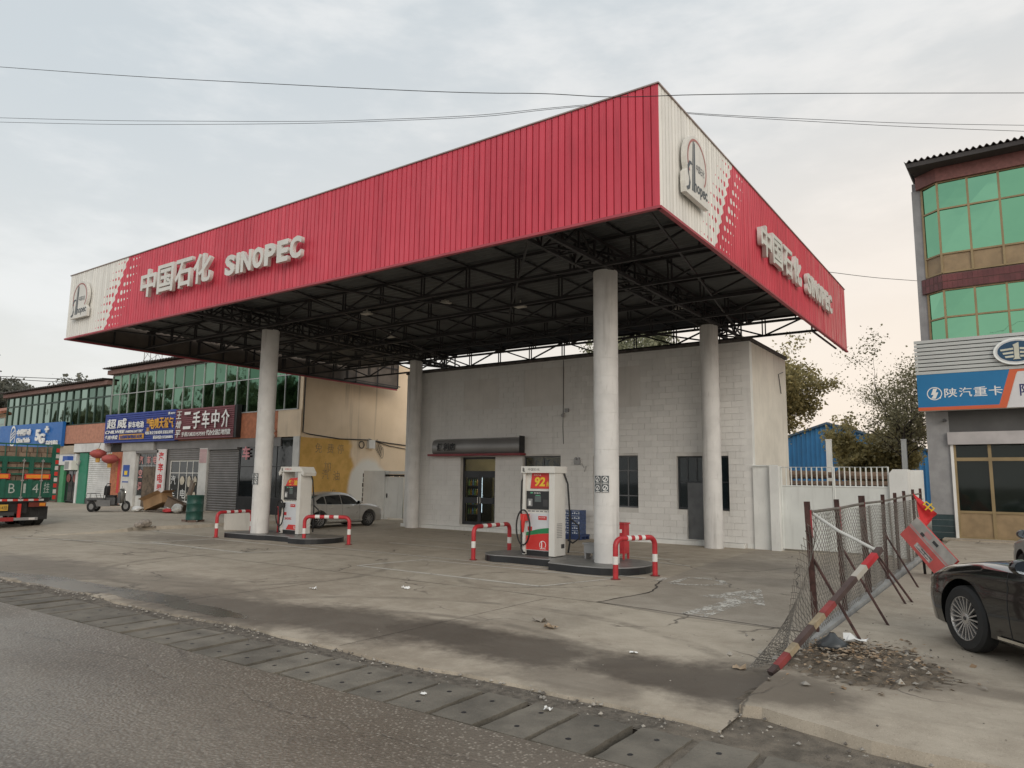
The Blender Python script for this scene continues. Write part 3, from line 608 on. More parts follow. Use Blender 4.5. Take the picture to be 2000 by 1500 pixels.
# ================================================================ red and white hoop barriers
def barrier(a, b, label, h=.81, r=.055):
    a, b = Vector((*a, 0)), Vector((*b, 0)); d = (b-a); L = d.length; u = d/L
    t = thing('hoop_barrier', label, 'barrier', a, group='red and white hoop barriers round the islands')
    path = [a+Vector((0, 0, z)) for z in (.012, .3, .48, h-.16)]+[a+u*.16*(1-math.cos(q))+Vector((0, 0, h-.16+.16*math.sin(q))) for q in np.linspace(.2, R(90), 6)]
    path += [a+u*x+Vector((0, 0, h)) for x in np.linspace(.2, L-.2, 8)]
    path += [b-u*.16*(1-math.cos(q))+Vector((0, 0, h-.16+.16*math.sin(q))) for q in np.linspace(R(90), .2, 6)]+[b+Vector((0, 0, z)) for z in (h-.16, .48, .3, .012)]
    m = MB(); m.tube(path, r, 12); m.build('hoop', redpaint, t, smooth=True)
    rings = [(a+Vector((0, 0, .3)), a+Vector((0, 0, .46))), (b+Vector((0, 0, .3)), b+Vector((0, 0, .46)))]
    for k in range(3): x = .26+(L-.52)*(k+.25)/3; rings.append((a+u*x+Vector((0, 0, h)), a+u*(x+(L-.52)/6)+Vector((0, 0, h))))
    for p, q in rings: m = MB(); m.tube([p, q], r+.002, 12, cap=False); m.build('white_band', whitepaint, t, smooth=True)
    for p in (a, b): m = MB(); m.lathe([(.1, 0.004), (.1, .016), (.06, .018)], p, 14); m.build('base_flange', mat('dark red flange', (.2, .03, .03), .6), t)
barrier((-2.02, 2.18), (-1.62, 3.22), 'hoop barrier nearest the fence, at the end of the petrol pump island')
barrier((-6.38, 3.04), (-6.5, 4.75), 'hoop barrier left of the white petrol pump')
barrier((-12.95, 3.13), (-11.72, 3.8), 'hoop barrier in front of the silver car, right of the diesel pump')
barrier((-16.75, 2.65), (-16.95, 4.1), 'hoop barrier left of the left front column, before the grey block')
# ================================================================ small things on the islands
def redbox(x, y, label, hw_=.15):
    t = thing('extinguisher_box', label, 'fire box', (x, y, .17), group='red fire boxes behind the columns')
    b = MB(); b.box(x-hw_, x+hw_, y-.14, y+.14, .3, .98); b.build('cabinet', redpaint, t); b = MB(); b.box(x-hw_-.02, x+hw_+.02, y-.16, y+.16, .98, 1.01); b.build('lid', redpaint, t)
    for sx in (-1, 1):
        for sy in (-1, 1): b = MB(); b.box(x+sx*(hw_-.02)-.02, x+sx*(hw_-.02)+.02, y+sy*.12-.02, y+sy*.12+.02, .17, .3); b.build('leg', redpaint, t)
    b = MB(); b.box(x+.02, x+.1, y-.146, y-.14, .78, .86); b.build('label_plate', whitep, t)
redbox(-3.0, 4.38, 'red fire box just behind the nearest column'); redbox(-15.35, 4.2, 'red fire box between the left front column and the diesel pump')
t = thing('sand_bin', 'small grey bin on the island left of the nearest column', 'bin', (-3.55, 3.95, .17)); b = MB(); b.box(-3.69, -3.41, 3.83, 4.07, .3, .5); b.build('tub', grey, t); b = MB(); b.box(-3.72, -3.38, 3.8, 4.1, .5, .53); b.build('rim', grey, t)
for sx in (-3.66, -3.44): b = MB(); b.box(sx-.02, sx+.02, 3.84, 4.06, .17, .3); b.build('leg', grey, t)
t = thing('concrete_block', 'pale grey low block wall behind the left hoop barrier', 'wall block', (-18.9, 5.2, 0)); b = MB(); b.prism([(-19.7, 4.85, 0), (-18.5, 5.5, 0), (-18.5, 5.5, .72), (-19.72, 4.85, .68)], (-.18, .25, 0)); b.build('block', plaster, t)
# ================================================================ convenience store
SY, SX0, SX1, SZ = 11.13, -16.5, -1.86, 6.42
tilem = mat('painted wall tile', (.72, .71, .685), .5, var=.05, scale=.9, streak=.1, rnd=.045, bump=.25, bscale=14)
store = thing('convenience_store', 'long white tiled shop building with flat roof behind the pumps', 'building', (-9, 13, 0))
OPEN = {'door': (-13.46, -11.73, .22, 2.86), 'win1': (-10.45, -8.78, 1.1, 2.88), 'win2': (-7.45, -5.72, 1.1, 2.86), 'win3': (-4.35, -2.62, 1.1, 2.82), 'sdoor': (-4.02, -3.40, .17, 1.12)}
PANEL = [(-13.35, -11.6, 4.74, 5.94), (-10.4, -8.6, 4.74, 6.14), (-6.9, -5.6, 4.54, 5.94)]
def wall_with_holes(x0, x1, z0, z1, holes, y0, y1):
    "box wall cut into strips around the holes"
    b = MB(); xs = sorted({x0, x1} | {h[i] for h in holes for i in (0, 1)}); xs = [x for x in xs if x0 <= x <= x1]
    for a, c in zip(xs[:-1], xs[1:]):
        hs = sorted([(h[2], h[3]) for h in holes if h[0] <= a+1e-6 and h[1] >= c-1e-6]); z = z0
        for p, q in hs:
            if p > z: b.box(a, c, y0, y1, z, p)
            z = max(z, q)
        if z < z1: b.box(a, c, y0, y1, z, z1)
    return b
wl = wall_with_holes(SX0, SX1-.02, 0, SZ, list(OPEN.values()), SY+.012, SY+.24).build('front_wall', mat('wall mortar', (.62, .605, .575), .9, var=.15), store)
cells = []; z = .14; row = 0; jr = random.Random(11)
while z < SZ-.02:
    h = min(.2, SZ-.01-z); cuts = [(o[0], o[1]) for o in list(OPEN.values()) if o[2]-.02 < z+h and o[3]+.0 > z] + [(p[0], p[1]) for p in PANEL if p[2] < z+h-.01 and p[3] > z+.01]
    segs = [(SX0, SX1)]
    for c0, c1 in cuts:
        ns = []
        for a, c in segs:
            if c1 <= a or c0 >= c: ns.append((a, c)); continue
            if c0 > a: ns.append((a, c0))
            if c1 < c: ns.append((c1, c))
        segs = ns
    for a, c in segs:
        n = max(1, round((c-a)/.46)); off = .23 if row % 2 else 0; xs = [a]+[x for x in [a+off+.46*i for i in range(0, n+1)] if a+.08 < x < c-.08]+[c]
        for p, q in zip(xs[:-1], xs[1:]): cells.append((p, q, z, z+h))
    z += h; row += 1
cells.sort(key=lambda c: -(c[0]))
tcache = {}
def tile_mesh(w, h):
    k = (round(w, 2), round(h, 2))
    if k not in tcache: b = MB(); b.box(.003, k[0]-.003, -.006, .012, .004, k[1]-.004); tcache[k] = b.mesh('tile', tilem)
    return tcache[k]
big = [c for c in cells if c[1]-c[0] > .3][:300]; bs = set(big)
for c in big: inst('tile', tile_mesh(c[1]-c[0], c[3]-c[2]), wl, T((c[0], SY+jr.uniform(-.003, .002), c[2])))
b = MB()
for c in cells:
    if c not in bs: e_ = jr.uniform(-.003, .002); b.box(c[0]+.003, c[1]-.003, SY-.006+e_, SY+.012, c[2]+.004, c[3]-.004)
b.build('tile_facing', tilem, wl, kind='stuff', fix=False)
for p in PANEL: b = MB(); b.box(p[0], p[1], SY-.002, SY+.012, p[2], p[3]); b.build('plaster_panel', mat('panel plaster', (.67, .65, .62), .8, var=.05, streak=.15), wl)
b = MB(); b.box(SX1-.24, SX1, SY+.24, 15.36, 0, SZ-.01); b.build('side_wall', mat('cream side plaster', (.70, .665, .59), .85, var=.1, scale=.8, streak=.25, bump=.3), store); b = MB(); b.box(SX1-.24, SX1-.002, SY-.004, SY+.24, 0, SZ-.005); b.build('corner_pier', white, store)
b = MB(); b.box(SX0, SX0+.24, SY+.24, 15.36, 0, SZ); b.box(SX0, SX1-.24, 15.12, 15.36, 0, SZ); b.build('rear_walls', plaster, store)
b = MB(); b.box(SX0-.05, SX1+.06, SY-.05, 15.42, SZ, SZ+.09); b.build('roof_slab', mat('roof edge', (.10, .09, .085), .9, var=.3, scale=6, bump=.6), store)
b = MB(); b.prism([(SX1+.08, SY-.03, SZ+.09), (SX1+.08, 15.4, SZ+.09), (SX1-.2, 15.4, SZ+.2), (SX1-.2, SY-.03, SZ+.16)], (-.3, 0, .02)); b.build('roof_edging', mat('roof felt', (.16, .15, .14), .9, var=.3, scale=7), store)
b = MB(); b.box(SX0, SX1-.3, SY-.16, SY, 0, .13); b.build('plinth', white, store)
b = MB(); b.box(SX0+.24, SX1-.25, SY+.24, 15.12, .0, .2); b.build('floor', mat('shop floor', (.3, .28, .25), .4), store)
shop_in = mat('shop interior wall', (.55, .48, .36), .8)
b = MB(); b.box(-16.2, -7.6, 14.0, 14.05, .2, 3.3); b.box(-7.6, -7.55, SY+.24, 14.05, .2, 3.3); b.box(-16.2, -7.55, SY+.24, 14.05, 3.3, 3.35); b.build('interior_wall', shop_in, store)
b = MB()
for x_ in (-14.5, -11.5): b.box(x_, x_+1.2, 12.4, 12.48, 3.2, 3.26)
b.build('ceiling_tube', mat('warm ceiling tube', (.9, .85, .7), .5, emit=((1, .82, .55), 14)), store)
# shop fittings seen through the door
t = thing('drinks_fridge', 'lit drinks fridge inside the shop behind the left door leaf', 'fridge', (-14.4, 13.4, .2)); b = MB(); b.box(-14.75, -13.95, 13.2, 13.9, .2, 2.2); b.build('cabinet', darkgrey, t)
for k in range(4): b = MB(); b.box(-14.7, -14.0, 13.15, 13.2, .5+k*.4, .52+k*.4); b.build('shelf', grey, t)
b = MB(); b.box(-14.0, -13.94, 13.12, 13.2, .6, 2.1); b.build('light_strip', mat('cold light strip', (.8, .85, 1), .5, emit=((.75, .85, 1), 6)), t)
for k in range(4):
    for j in range(6): b = MB(); b.lathe([(.04, 0), (.04, .16), (.015, .22), (.015, .26)], (-14.62+j*.11, 13.17, .525+k*.4), 8); b.build('bottle', mat('bottle %d' % (j % 3), [(.3, .5, .2), (.5, .3, .1), (.2, .35, .6)][j % 3], .2), t)
t = thing('display_shelf', 'shop shelf with pale goods behind the right door leaf', 'shelf', (-12.4, 13.6, .2))
for k in range(5): b = MB(); b.box(-13.2, -10.6, 13.6, 13.95, .5+k*.5, .53+k*.5); b.build('shelf_board', shop_in, t)
for k in range(5):
    for j in range(9): hgt = jr.uniform(.12, .3); b = MB(); b.box(-13.1+j*.28, -12.88+j*.28, 13.62, 13.8, .53+k*.5, .53+k*.5+hgt); b.build('goods', mat('goods %d' % ((j+k) % 4), [(.5, .45, .35), (.3, .2, .15), (.55, .5, .45), (.2, .25, .35)][(j+k) % 4], .6), t)
t = thing('counter_table', 'white table just inside the shop door', 'table', (-12.2, 12.3, .2)); b = MB(); b.box(-12.5, -11.5, 12.1, 12.7, .85, .9); b.build('table_top', whitep, t)
for x_ in (-12.46, -11.56): b = MB(); b.box(x_, x_+.06, 12.14, 12.66, .2, .85); b.build('leg', whitep, t)
clear = glass('clear door glass', (.02, .024, .026), .06); dgl = glass('dim window glass', (.018, .03, .038), .55)
dfr = mat('dark door frame', (.022, .024, .028), .4)
# glazed double door
dr = MB(); x0, x1, z0, z1 = OPEN['door']; yd = SY+.17
for q in ((x0, x0+.08, z0, z1), (x1-.08, x1, z0, z1), (x0+.08, x1-.08, z1-.08, z1), (x0+.08, x1-.08, 2.16, 2.32)): dr.box(q[0], q[1], yd, yd+.06, q[2], q[3])
door = dr.build('shop_door', dfr, store)
b = MB(); b.box(x0+.08, x1-.08, yd+.025, yd+.035, 2.32, z1-.08); b.build('transom_pane', clear, door)
mid = (x0+x1)/2
for a, c in ((x0+.08, mid-.005), (mid+.005, x1-.08)):
    b = MB()
    for q in ((a, a+.07, z0, 2.16), (c-.07, c, z0, 2.16), (a+.07, c-.07, z0, z0+.12), (a+.07, c-.07, 2.06, 2.16), (a+.07, c-.07, 1.05, 1.28)): b.box(q[0], q[1], yd-.02, yd+.04, q[2], q[3])
    b.build('door_leaf', dfr, door); b = MB(); b.box(a+.07, c-.07, yd+.005, yd+.012, z0+.12, 1.05); b.box(a+.07, c-.07, yd+.005, yd+.012, 1.28, 2.06); b.build('door_pane', clear, door)
    hx = mid-.06 if a < mid-.1 else mid+.06; b = MB(); b.box(hx-.012, hx+.012, yd-.06, yd-.02, 1.05, 1.3); b.build('door_handle', chrome, door)
def window(parent, x0, x1, z0, z1, y, mull, trans, fm, gm, fw=.05, name='window'):
    b = MB()
    for q in ((x0, x0+fw, z0, z1), (x1-fw, x1, z0, z1), (x0+fw, x1-fw, z0, z0+fw), (x0+fw, x1-fw, z1-fw, z1)): b.box(q[0], q[1], y-.03, y+.03, q[2], q[3])
    w = b.build(name, fm, parent); xs = [x0+fw]+list(mull)+[x1-fw]; zs = [z0+fw]+list(trans)+[z1-fw]
    for m in mull: b = MB(); b.box(m-.02, m+.02, y-.025, y+.025, z0+fw, z1-fw); b.build('mullion', fm, w)
    for t_ in trans: b = MB(); b.box(x0+fw, x1-fw, y-.022, y+.022, t_-.02, t_+.02); b.build('transom', fm, w)
    for a, c in zip(xs[:-1], xs[1:]):
        for p, q in zip(zs[:-1], zs[1:]): b = MB(); b.box(a+.02 if a != xs[0] else a, c-.02 if c != xs[-1] else c, y-.004, y+.004, p+.02 if p != zs[0] else p, q-.02 if q != zs[-1] else q); b.build('pane', gm, w)
    return w
wf = mat('window frame dark', (.04, .045, .05), .45); wfg = mat('grey window frame', (.12, .125, .13), .45)
window(store, *OPEN['win1'], SY+.16, (-9.6,), (2.35,), wfg, dgl); window(store, *OPEN['win2'], SY+.16, (-6.6, -6.15), (1.5, 2.35), wfg, dgl)
x0, x1, z0, z1 = OPEN['win3']; window(store, x0, x1, z0+.02, z1, SY+.16, (-4.02, -3.71, -3.40), (1.99,), wf, dgl)
b = MB(); b.box(-4.02, -3.40, SY+.10, SY+.15, .17, 1.96); sdr = b.build('steel_door', mat('grey steel door', (.13, .135, .14), .45, var=.15, scale=3, metal=.3), store)
b = MB(); b.box(-3.48, -3.45, SY+.05, SY+.10, 1.0, 1.12); b.build('door_handle', chrome, sdr)
# barrel awning sign
b = MB(); prof = [(SY-.02, 2.98), (10.9, 2.99), (10.83, 3.06), (10.8, 3.22), (10.82, 3.4), (10.9, 3.54), (SY-.02, 3.6)]
b.prism([(-14.72, y, z) for y, z in prof], (4.34, 0, 0)); aw = b.build('awning_box', mat('grey awning metal', (.27, .265, .26), .4, metal=.4, var=.12, scale=.9), store, smooth=True)
b = MB(); b.box(-14.9, -10.3, 10.74, SY-.02, 2.9, 2.985); b.build('awning_red_strip', mat('dark red strip', (.20, .012, .02), .4), aw)
b = MB(); b.box(-10.38, -10.35, 10.78, SY-.02, 2.985, 3.63); b.build('awning_end', black, aw)
letters('便利店', -14.45, -13.45, 3.11, 3.42, blackp, aw, FX, lambda u, z: (u, 10.78, z), .02, .02)
# cctv, emergency lamp, stray cable
b = MB(); b.box(-8.55, -8.42, SY-.12, SY-.006, 4.45, 4.58); b.lathe([(.02, 0), (.055, .02), (.06, .08), (.05, .12)], (-8.62, SY-.12, 4.26), 12); b.box(-8.64, -8.6, SY-.13, SY-.006, 4.38, 4.42); b.build('cctv_camera', grey, store)
b = MB(); b.box(-8.18, -7.94, SY-.07, SY-.006, 2.55, 2.72)
for dx_ in (-.06, .06): b.lathe([(.045, -.02), (.045, .04)], (-8.06+dx_, SY-.05, 2.77), 10, 'y')
b.build('emergency_lamp', grey, store)
b = MB(); b.tube([(-8.66, SY-.015, 6.4), (-8.66, SY-.015, 5), (-8.68, SY-.015, 3.9), (-8.65, SY-.015, 3.3)], .012, 4); b.build('wall_cable', darkgrey, store); b = MB(); b.tube([(-7.9, SY-.02, 2.6), (-7.8, SY-.03, 2.45), (-7.7, SY-.03, 2.5), (-7.78, SY-.03, 2.3)], .01, 4); b.build('lamp_cable', grey, store)
b = MB(); b.tube([(-1.83, 14.9, 5.9), (-1.83, 14.3, 5.75), (-1.83, 14.55, 5.1)], .015, 4); b.build('side_cable', darkgrey, store)
b = MB(); b.tube([(-6.5, SY-.03, 1.1), (-6.55, SY-.05, .8), (-6.5, SY-.05, .6)], .012, 4); b.box(-6.53, -6.47, SY-.08, SY-.02, .5, .6); b.build('hanging_padlock', darkgrey, store)
# water crates by the wall
cb = mat('blue shrink wrap', (.03, .06, .16), .3, var=.3, scale=12); bw = mat('bottle label white', (.5, .55, .62), .4, var=.3, scale=20)
t = thing('blue_pallet', 'low dark blue plastic pallet under the water crates by the shop wall', 'pallet', (-7.85, 10.5, 0)); b = MB(); b.box(-8.3, -7.4, 10.2, 10.8, .1, .16)
for y_ in (10.22, 10.47, 10.72): b.box(-8.3, -7.4, y_, y_+.06, 0, .1)
b.build('deck', mat('blue plastic', (.02, .04, .12), .5), t)
for r_ in range(5):
    for c_ in range(2):
        x_ = -8.2+c_*.36; z_ = .16+r_*.165
        t = thing('water_crate', 'blue wrapped pack of water bottles, %s column, layer %s, beside the petrol pump' % (['left', 'right'][c_], ['lowest', 'second from below', 'middle', 'fourth from below', 'top'][r_]), 'crate', (x_, 10.5, z_), group='stacked water packs')
        b = MB(); b.box(x_, x_+.34, 10.3, 10.72, z_, z_+.16); b.build('wrap', cb, t)
        for q in range(4): b = MB(); b.box(x_+.03+q*.08, x_+.08+q*.08, 10.292, 10.3, z_+.03, z_+.07+.03*(q % 2)); b.build('bottle_label', bw, t)
        b = MB(); b.box(x_+.02, x_+.32, 10.291, 10.3, z_+.125, z_+.14); b.build('tape', bw, t)
# ================================================================ gate and its piers
gw = mat('pale gate paint', (.70, .72, .695), .5, var=.05, streak=.2)
t = thing('gate_pier', 'white masonry pier joining the shop corner to the gate', 'pier', (-1.45, 11.1, 0)); b = MB(); b.box(SX1+.004, -1.32, 11.05, 11.3, 0, 2.48); b.box(-1.32, -1.06, 10.9, 11.35, 0, 2.49); b.build('masonry', white, t); b = MB(); b.tube([(SX1, 11.0, 2.5), (-1.1, 11.0, 2.5)], .025, 6); b.build('cap_pipe', gw, t)
for k, (x0, x1) in enumerate(((-1.04, .40), (.44, 1.84))):
    t = thing('steel_gate_leaf', ['pale steel gate leaf next to the shop, bars above a solid panel', 'pale steel gate leaf next to the free-standing white pier'][k], 'gate', (x0, 11.16, .04), group='gate leaves')
    b = MB(); b.box(x0, x1, 11.15, 11.17, .06, 1.9); b.build('panel', gw, t); b = MB(); b.tube([(x0, 11.16, .06), (x0, 11.16, 2.46), (x1, 11.16, 2.46), (x1, 11.16, .06)], .028, 6); b.tube([(x0, 11.16, 1.9), (x1, 11.16, 1.9)], .028, 6); b.build('frame', gw, t)
    for q in range(1, 10): x_ = x0+(x1-x0)*q/10; b = MB(); b.tube([(x_, 11.16, 1.9), (x_, 11.16, 2.46)], .02, 5); b.build('bar', gw, t)
t = thing('gate_pier', 'free-standing white pier with chamfered top right of the gate', 'pier', (2.1, 11.3, 0)); b = MB(); b.prism([(1.87, 11.05, 0), (2.33, 11.05, 0), (2.33, 11.05, 2.4), (1.97, 11.05, 2.4), (1.87, 11.05, 2.28)], (0, .55, 0)); b.build('masonry', white, t)
t = thing('white_block_wall', 'short white block wall between the gate pier and the right building', 'wall', (2.1, 15.2, 0)); b = MB(); b.box(1.75, 2.3, 15, 15.3, 0, 2.45); b.build('masonry', white, t)
bark_d = mat('stacked timber', (.15, .10, .07), .9, var=.4, scale=5, bump=.6)
for r_ in range(6):
    for k in range(2):
        y_ = 17.2+r_*.12; z_ = .5+r_*.36; x_ = -3.2+k*2.4+jr.uniform(-.1, .1)
        o = MB(); o.tube([(x_, y_, z_), (x_+1, y_+.02, z_+jr.uniform(-.03, .03)), (x_+2.3, y_, z_+jr.uniform(-.03, .03))], [.17, .16, .15], 9)
        tag(o.build('timber_log', bark_d, None, smooth=True), 'brown log stacked behind the gate, %s layer, %s end' % (['lowest', 'second', 'third', 'fourth', 'fifth', 'top'][r_], ['left', 'right'][k]), 'log', 'logs stacked behind the gate')
t = thing('rubble_wall', 'low grey rubble wall behind the gate bars', 'wall', (0, 16.6, 0)); b = MB()
for r_ in range(8):
    for k in range(19): x_ = -3+k*.24+jr.uniform(-.03, .03); b.box(x_, x_+.21, 16.5+jr.uniform(-.03, .03), 16.8, .2+r_*.22, .2+r_*.22+.18)
b.build('rubble_stones', mat('rubble stone', (.22, .21, .2), .9, var=.5, scale=6), t, kind='stuff', fix=False); b = MB(); b.box(-3, 1.6, 16.6, 16.8, 0, 1.95); b.build('core', crack, t)
for x_, y_, h_ in ((-1.0, 17.8, 3.6), (1.2, 20.5, 3.7)):
    b = MB(); b.box(x_-.09, x_+.09, y_-.09, y_+.09, 0, h_); b.box(x_-.1, x_+.1, y_-.1, y_+.1, h_, h_+.05); tag(b.build('concrete_post', white, None), 'white post behind the %s gate leaf' % ('left' if x_ < 0 else 'right'), 'post')
# blue shed
blu = mat('blue sheet metal', (.035, .17, .36), .5, var=.12, scale=.6, streak=.2)
t = thing('blue_shed', 'bright blue corrugated metal shed behind the trees and gate', 'shed', (-3, 49, 0)); b = MB(); rowa, rowb = [], []
gz = lambda x: 6.6-abs(x+7.2)*.33
for i, x in enumerate(np.arange(-19, 9, .35)):
    for dx_, dy_ in ((0, 0), (.05, -.09), (.15, -.09), (.2, 0)): rowa.append((x+dx_, 48.5+dy_, 0)); rowb.append((x+dx_, 48.5+dy_, gz(x+dx_)))
b.grid([rowa, rowb]); b.build('gable_wall', blu, t); b = MB(); b.prism([(-7.2, 48.2, 6.75), (9.4, 48.2, 1.35), (9.4, 48.2, 1.2), (-7.2, 48.2, 6.58)], (0, 20, 0)); b.prism([(-7.2, 48.2, 6.75), (-20, 48.2, 2.6), (-20, 48.2, 2.45), (-7.2, 48.2, 6.58)], (0, 20, 0)); b.build('roof', mat('dark blue roof', (.05, .09, .14), .6), t)
# ================================================================ helpers for shop fronts
def corr_roof(parent, x0, x1, y0, y1, z, name='roof', rise=.4, pitch=.3, amp=.045):
    b = MB(); n = int((x1-x0)/(pitch/6)); r0, r1 = [], []
    for i in range(n+1): x = x0+(x1-x0)*i/n; w = amp*math.sin(2*math.pi*x/pitch); r0.append((x, y0, z+w)); r1.append((x, y1, z+rise+w))
    b.grid([r0, r1]); b.grid([[(p[0], p[1]+.002, p[2]-.025) for p in r0], [(p[0], p[1], p[2]-.025) for p in r1]]); b.grid([r0, [(p[0], p[1]+.002, p[2]-.025) for p in r0]])
    return b.build(name, mat('asbestos roof sheet', (.085, .075, .07), .9, var=.3, scale=3), parent, fix=False)
def shutter(parent, x0, x1, z0, z1, y, m, name='roller_shutter', pitch=.13):
    b = MB(); pr = []
    z = z0
    while z < z1-.01: pr += [(0, z), (-.022, z+pitch*.35), (-.022, z+pitch*.65), (0, z+pitch-.012), (.012, z+pitch)]; z += pitch
    b.grid([[(x0, y+d, q) for d, q in pr], [(x1, y+d, q) for d, q in pr]]); return b.build(name, m, parent, fix=False)
def bx(name, m, parent, *q):
    b = MB()
    for a in q: b.box(*a)
    return b.build(name, m, parent)
def curtain(parent, x0, x1, zs, n, y, fm, gm, fw=.045, name='glazed_front', jit=.006):
    b = MB(); b.box(x0, x1, y-.05, y+.05, zs[0]-.05, zs[0]); f = b.build(name, fm, parent)
    for z in zs[1:]: b = MB(); b.box(x0, x1, y-.045, y+.045, z-fw/2, z+fw/2); b.build('transom', fm, f)
    for i in range(n+1): x = x0+(x1-x0)*i/n; b = MB(); b.box(x-fw/2, x+fw/2, y-.055, y+.05, zs[0], zs[-1]); b.build('mullion', fm, f)
    for i in range(n):
        a, c = x0+(x1-x0)*i/n+fw/2, x0+(x1-x0)*(i+1)/n-fw/2
        for p, q in zip(zs[:-1], zs[1:]):
            j = [jr.uniform(-jit, jit) for _ in range(4)]; b = MB(); b.quad((a, y+j[0], p), (c, y+j[1], p), (c, y+j[2], q), (a, y+j[3], q)); b.build('pane', gm, f)
    return f
# ================================================================ row of shops on the left
LY = 11.09; G0 = .1
greenA = mirror_glass('green coated glass', (.15, .27, .19), (.055, .13, .08)); greenB = mirror_glass('pale green coated glass', (.26, .36, .30), (.08, .15, .11))
alu = mat('aluminium frame', (.42, .43, .42), .4, metal=.4); dgreen = mat('dark green frame', (.03, .06, .045), .5)
brick_or = mat('orange brick tile', (.42, .155, .08), .75, var=.18, scale=5, bump=.6, bscale=14); terra = mat('red terrazzo beam', (.20, .115, .10), .8, var=.35, scale=25)
tan = mat('tan render', (.70, .56, .41), .9, var=.12, scale=.5, streak=.22, bump=.3, dirt=(.22, .16, .11)); mustard = mat('mustard paint', (.46, .26, .065), .85, var=.14, scale=.8, streak=.2, dirt=(.28, .15, .05))
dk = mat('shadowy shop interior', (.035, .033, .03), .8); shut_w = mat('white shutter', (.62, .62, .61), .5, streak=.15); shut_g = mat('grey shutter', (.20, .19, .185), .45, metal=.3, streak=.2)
wtile = mat('white pillar tile', (.58, .57, .54), .6, bump=.3, bscale=10, streak=.2)
A0, A1 = -42.2, -23.4
A = thing('shop_building', 'two storey shop row with green glass upper floor, between phone shop and mustard end wall', 'building', (-33, 15, 0))
bx('core_wall', tan, A, (A0+.1, A1-.25, LY+.5, 18.8, G0, 8.35))
bx('belt', brick_or, A, (A0, -25.2, LY-.02, LY+.5, 3.95, 5.27)); bx('belt_end', tan, A, (-25.19, A1-.005, LY-.02, LY+.5, 3.95, 5.27))
bx('eaves_beam', terra, A, (A0-.1, A1+.03, LY-.35, LY+.5, 8.305, 8.58)); corr_roof(A, A0-.3, A1+.2, LY-.6, 19, 8.7)
curtain(A, A0+.05, A1-.3, [5.32, 7.02, 8.25], 18, LY, alu, greenA)
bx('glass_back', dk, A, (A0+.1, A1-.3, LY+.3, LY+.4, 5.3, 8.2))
# gable end with its painted lower half and repairs
m, n, b = base('end wall paint'); P, (px, py, pz) = pos(n); nz = noise(n, P, 1.2, 5)-.5; n2 = noise(n, P, .5, 5); st = noise(n, P, 2.2, 4, (1, 1.8, .08))
c = mixc(n, n2.step(.35, .65), (.76, .60, .42), (.86, .69, .50)); c = mixc(n, st.step(.56, .75)*.4, c, (.25, .18, .12))
lowm = (1-(pz+nz*.05).step(3.9, 3.95))*(1-(py+nz*.8+(pz-2)*.35).step(14.6, 15.0)); mu = mixc(n, noise(n, P, 2, 5).step(.35, .65), (.62, .37, .10), (.74, .45, .135)); c = mixc(n, lowm, c, mu)
wp = ((py-15.6)*.9)._m('POWER', 2.0)+((pz-1.2)*.72)._m('POWER', 2.0); c = mixc(n, (1-(wp.sqrt()+nz*.35).step(1.15, 1.45))*(py+nz).step(14.0, 14.3), c, (.80, .77, .70))
n.links.new(c, b.inputs['Base Color']); b.inputs['Roughness'].default_value = .9
bx('end_wall', m, A, (A1-.25, A1, LY+.02, 18.8, G0, 8.3))
b = MB(); b.prism([(A1+.25, LY, 8.62), (A1+.25, 19, 9.05), (A1+.25, 19, 8.95), (A1+.25, LY, 8.5)], (-.5, 0, 0)); b.build('verge_tiles', mat('red verge', (.3, .09, .05), .8, var=.3, scale=8), A)
# faded slogans, cables, meter box on the end wall
fade = mat('faded grey lettering', (.38, .26, .13), .9, var=.3, scale=12)
for s, y_, z_ in (('免', 12.0, 3.2), ('费', 12.75, 3.2), ('停', 13.4, 3.2), ('加', 12.6, 2.3), ('油', 13.2, 1.85), ('汽', 12.5, 1.9), ('修', 13.0, .95)): text(s, .5, fade, A, frame((A1+.006, y_, z_), *FY), fit=.42, tall=.48, name='faded_letter')
b = MB(); b.tube([(A1+.03, LY+.12, 8), (A1+.03, LY+.1, 6.0), (A1+.03, LY+.1, 4.15), (A1+.03, LY+.5, 4.08), (A1+.04, 13.5, 3.95), (A1+.04, 15.5, 4.0), (A1+.04, 17, 3.9), (A1+.04, 18.7, 3.82)], .03, 5); b.tube([(A1+.04, 15.5, 4.05), (A1+.04, 17, 3.75), (A1+.04, 18.7, 3.6)], .02, 5)
for k in range(5): b.tube([(A1+.05, 16.1+.1*k+.1*math.sin(a), 3.75+.3*math.cos(a)-.1*k) for a in np.linspace(0, 6, 12)], .01, 4)
b.tube([(A1+.05, 15.0+.18*math.sin(a), 3.72+.18*math.cos(a)) for a in np.linspace(0, 6.283, 16)], .025, 5, closed=True); b.build('wall_cables', black, A)
bx('meter_box', offwhite, A, (A1, A1+.18, 15.4, 15.85, 3.55, 4.0))
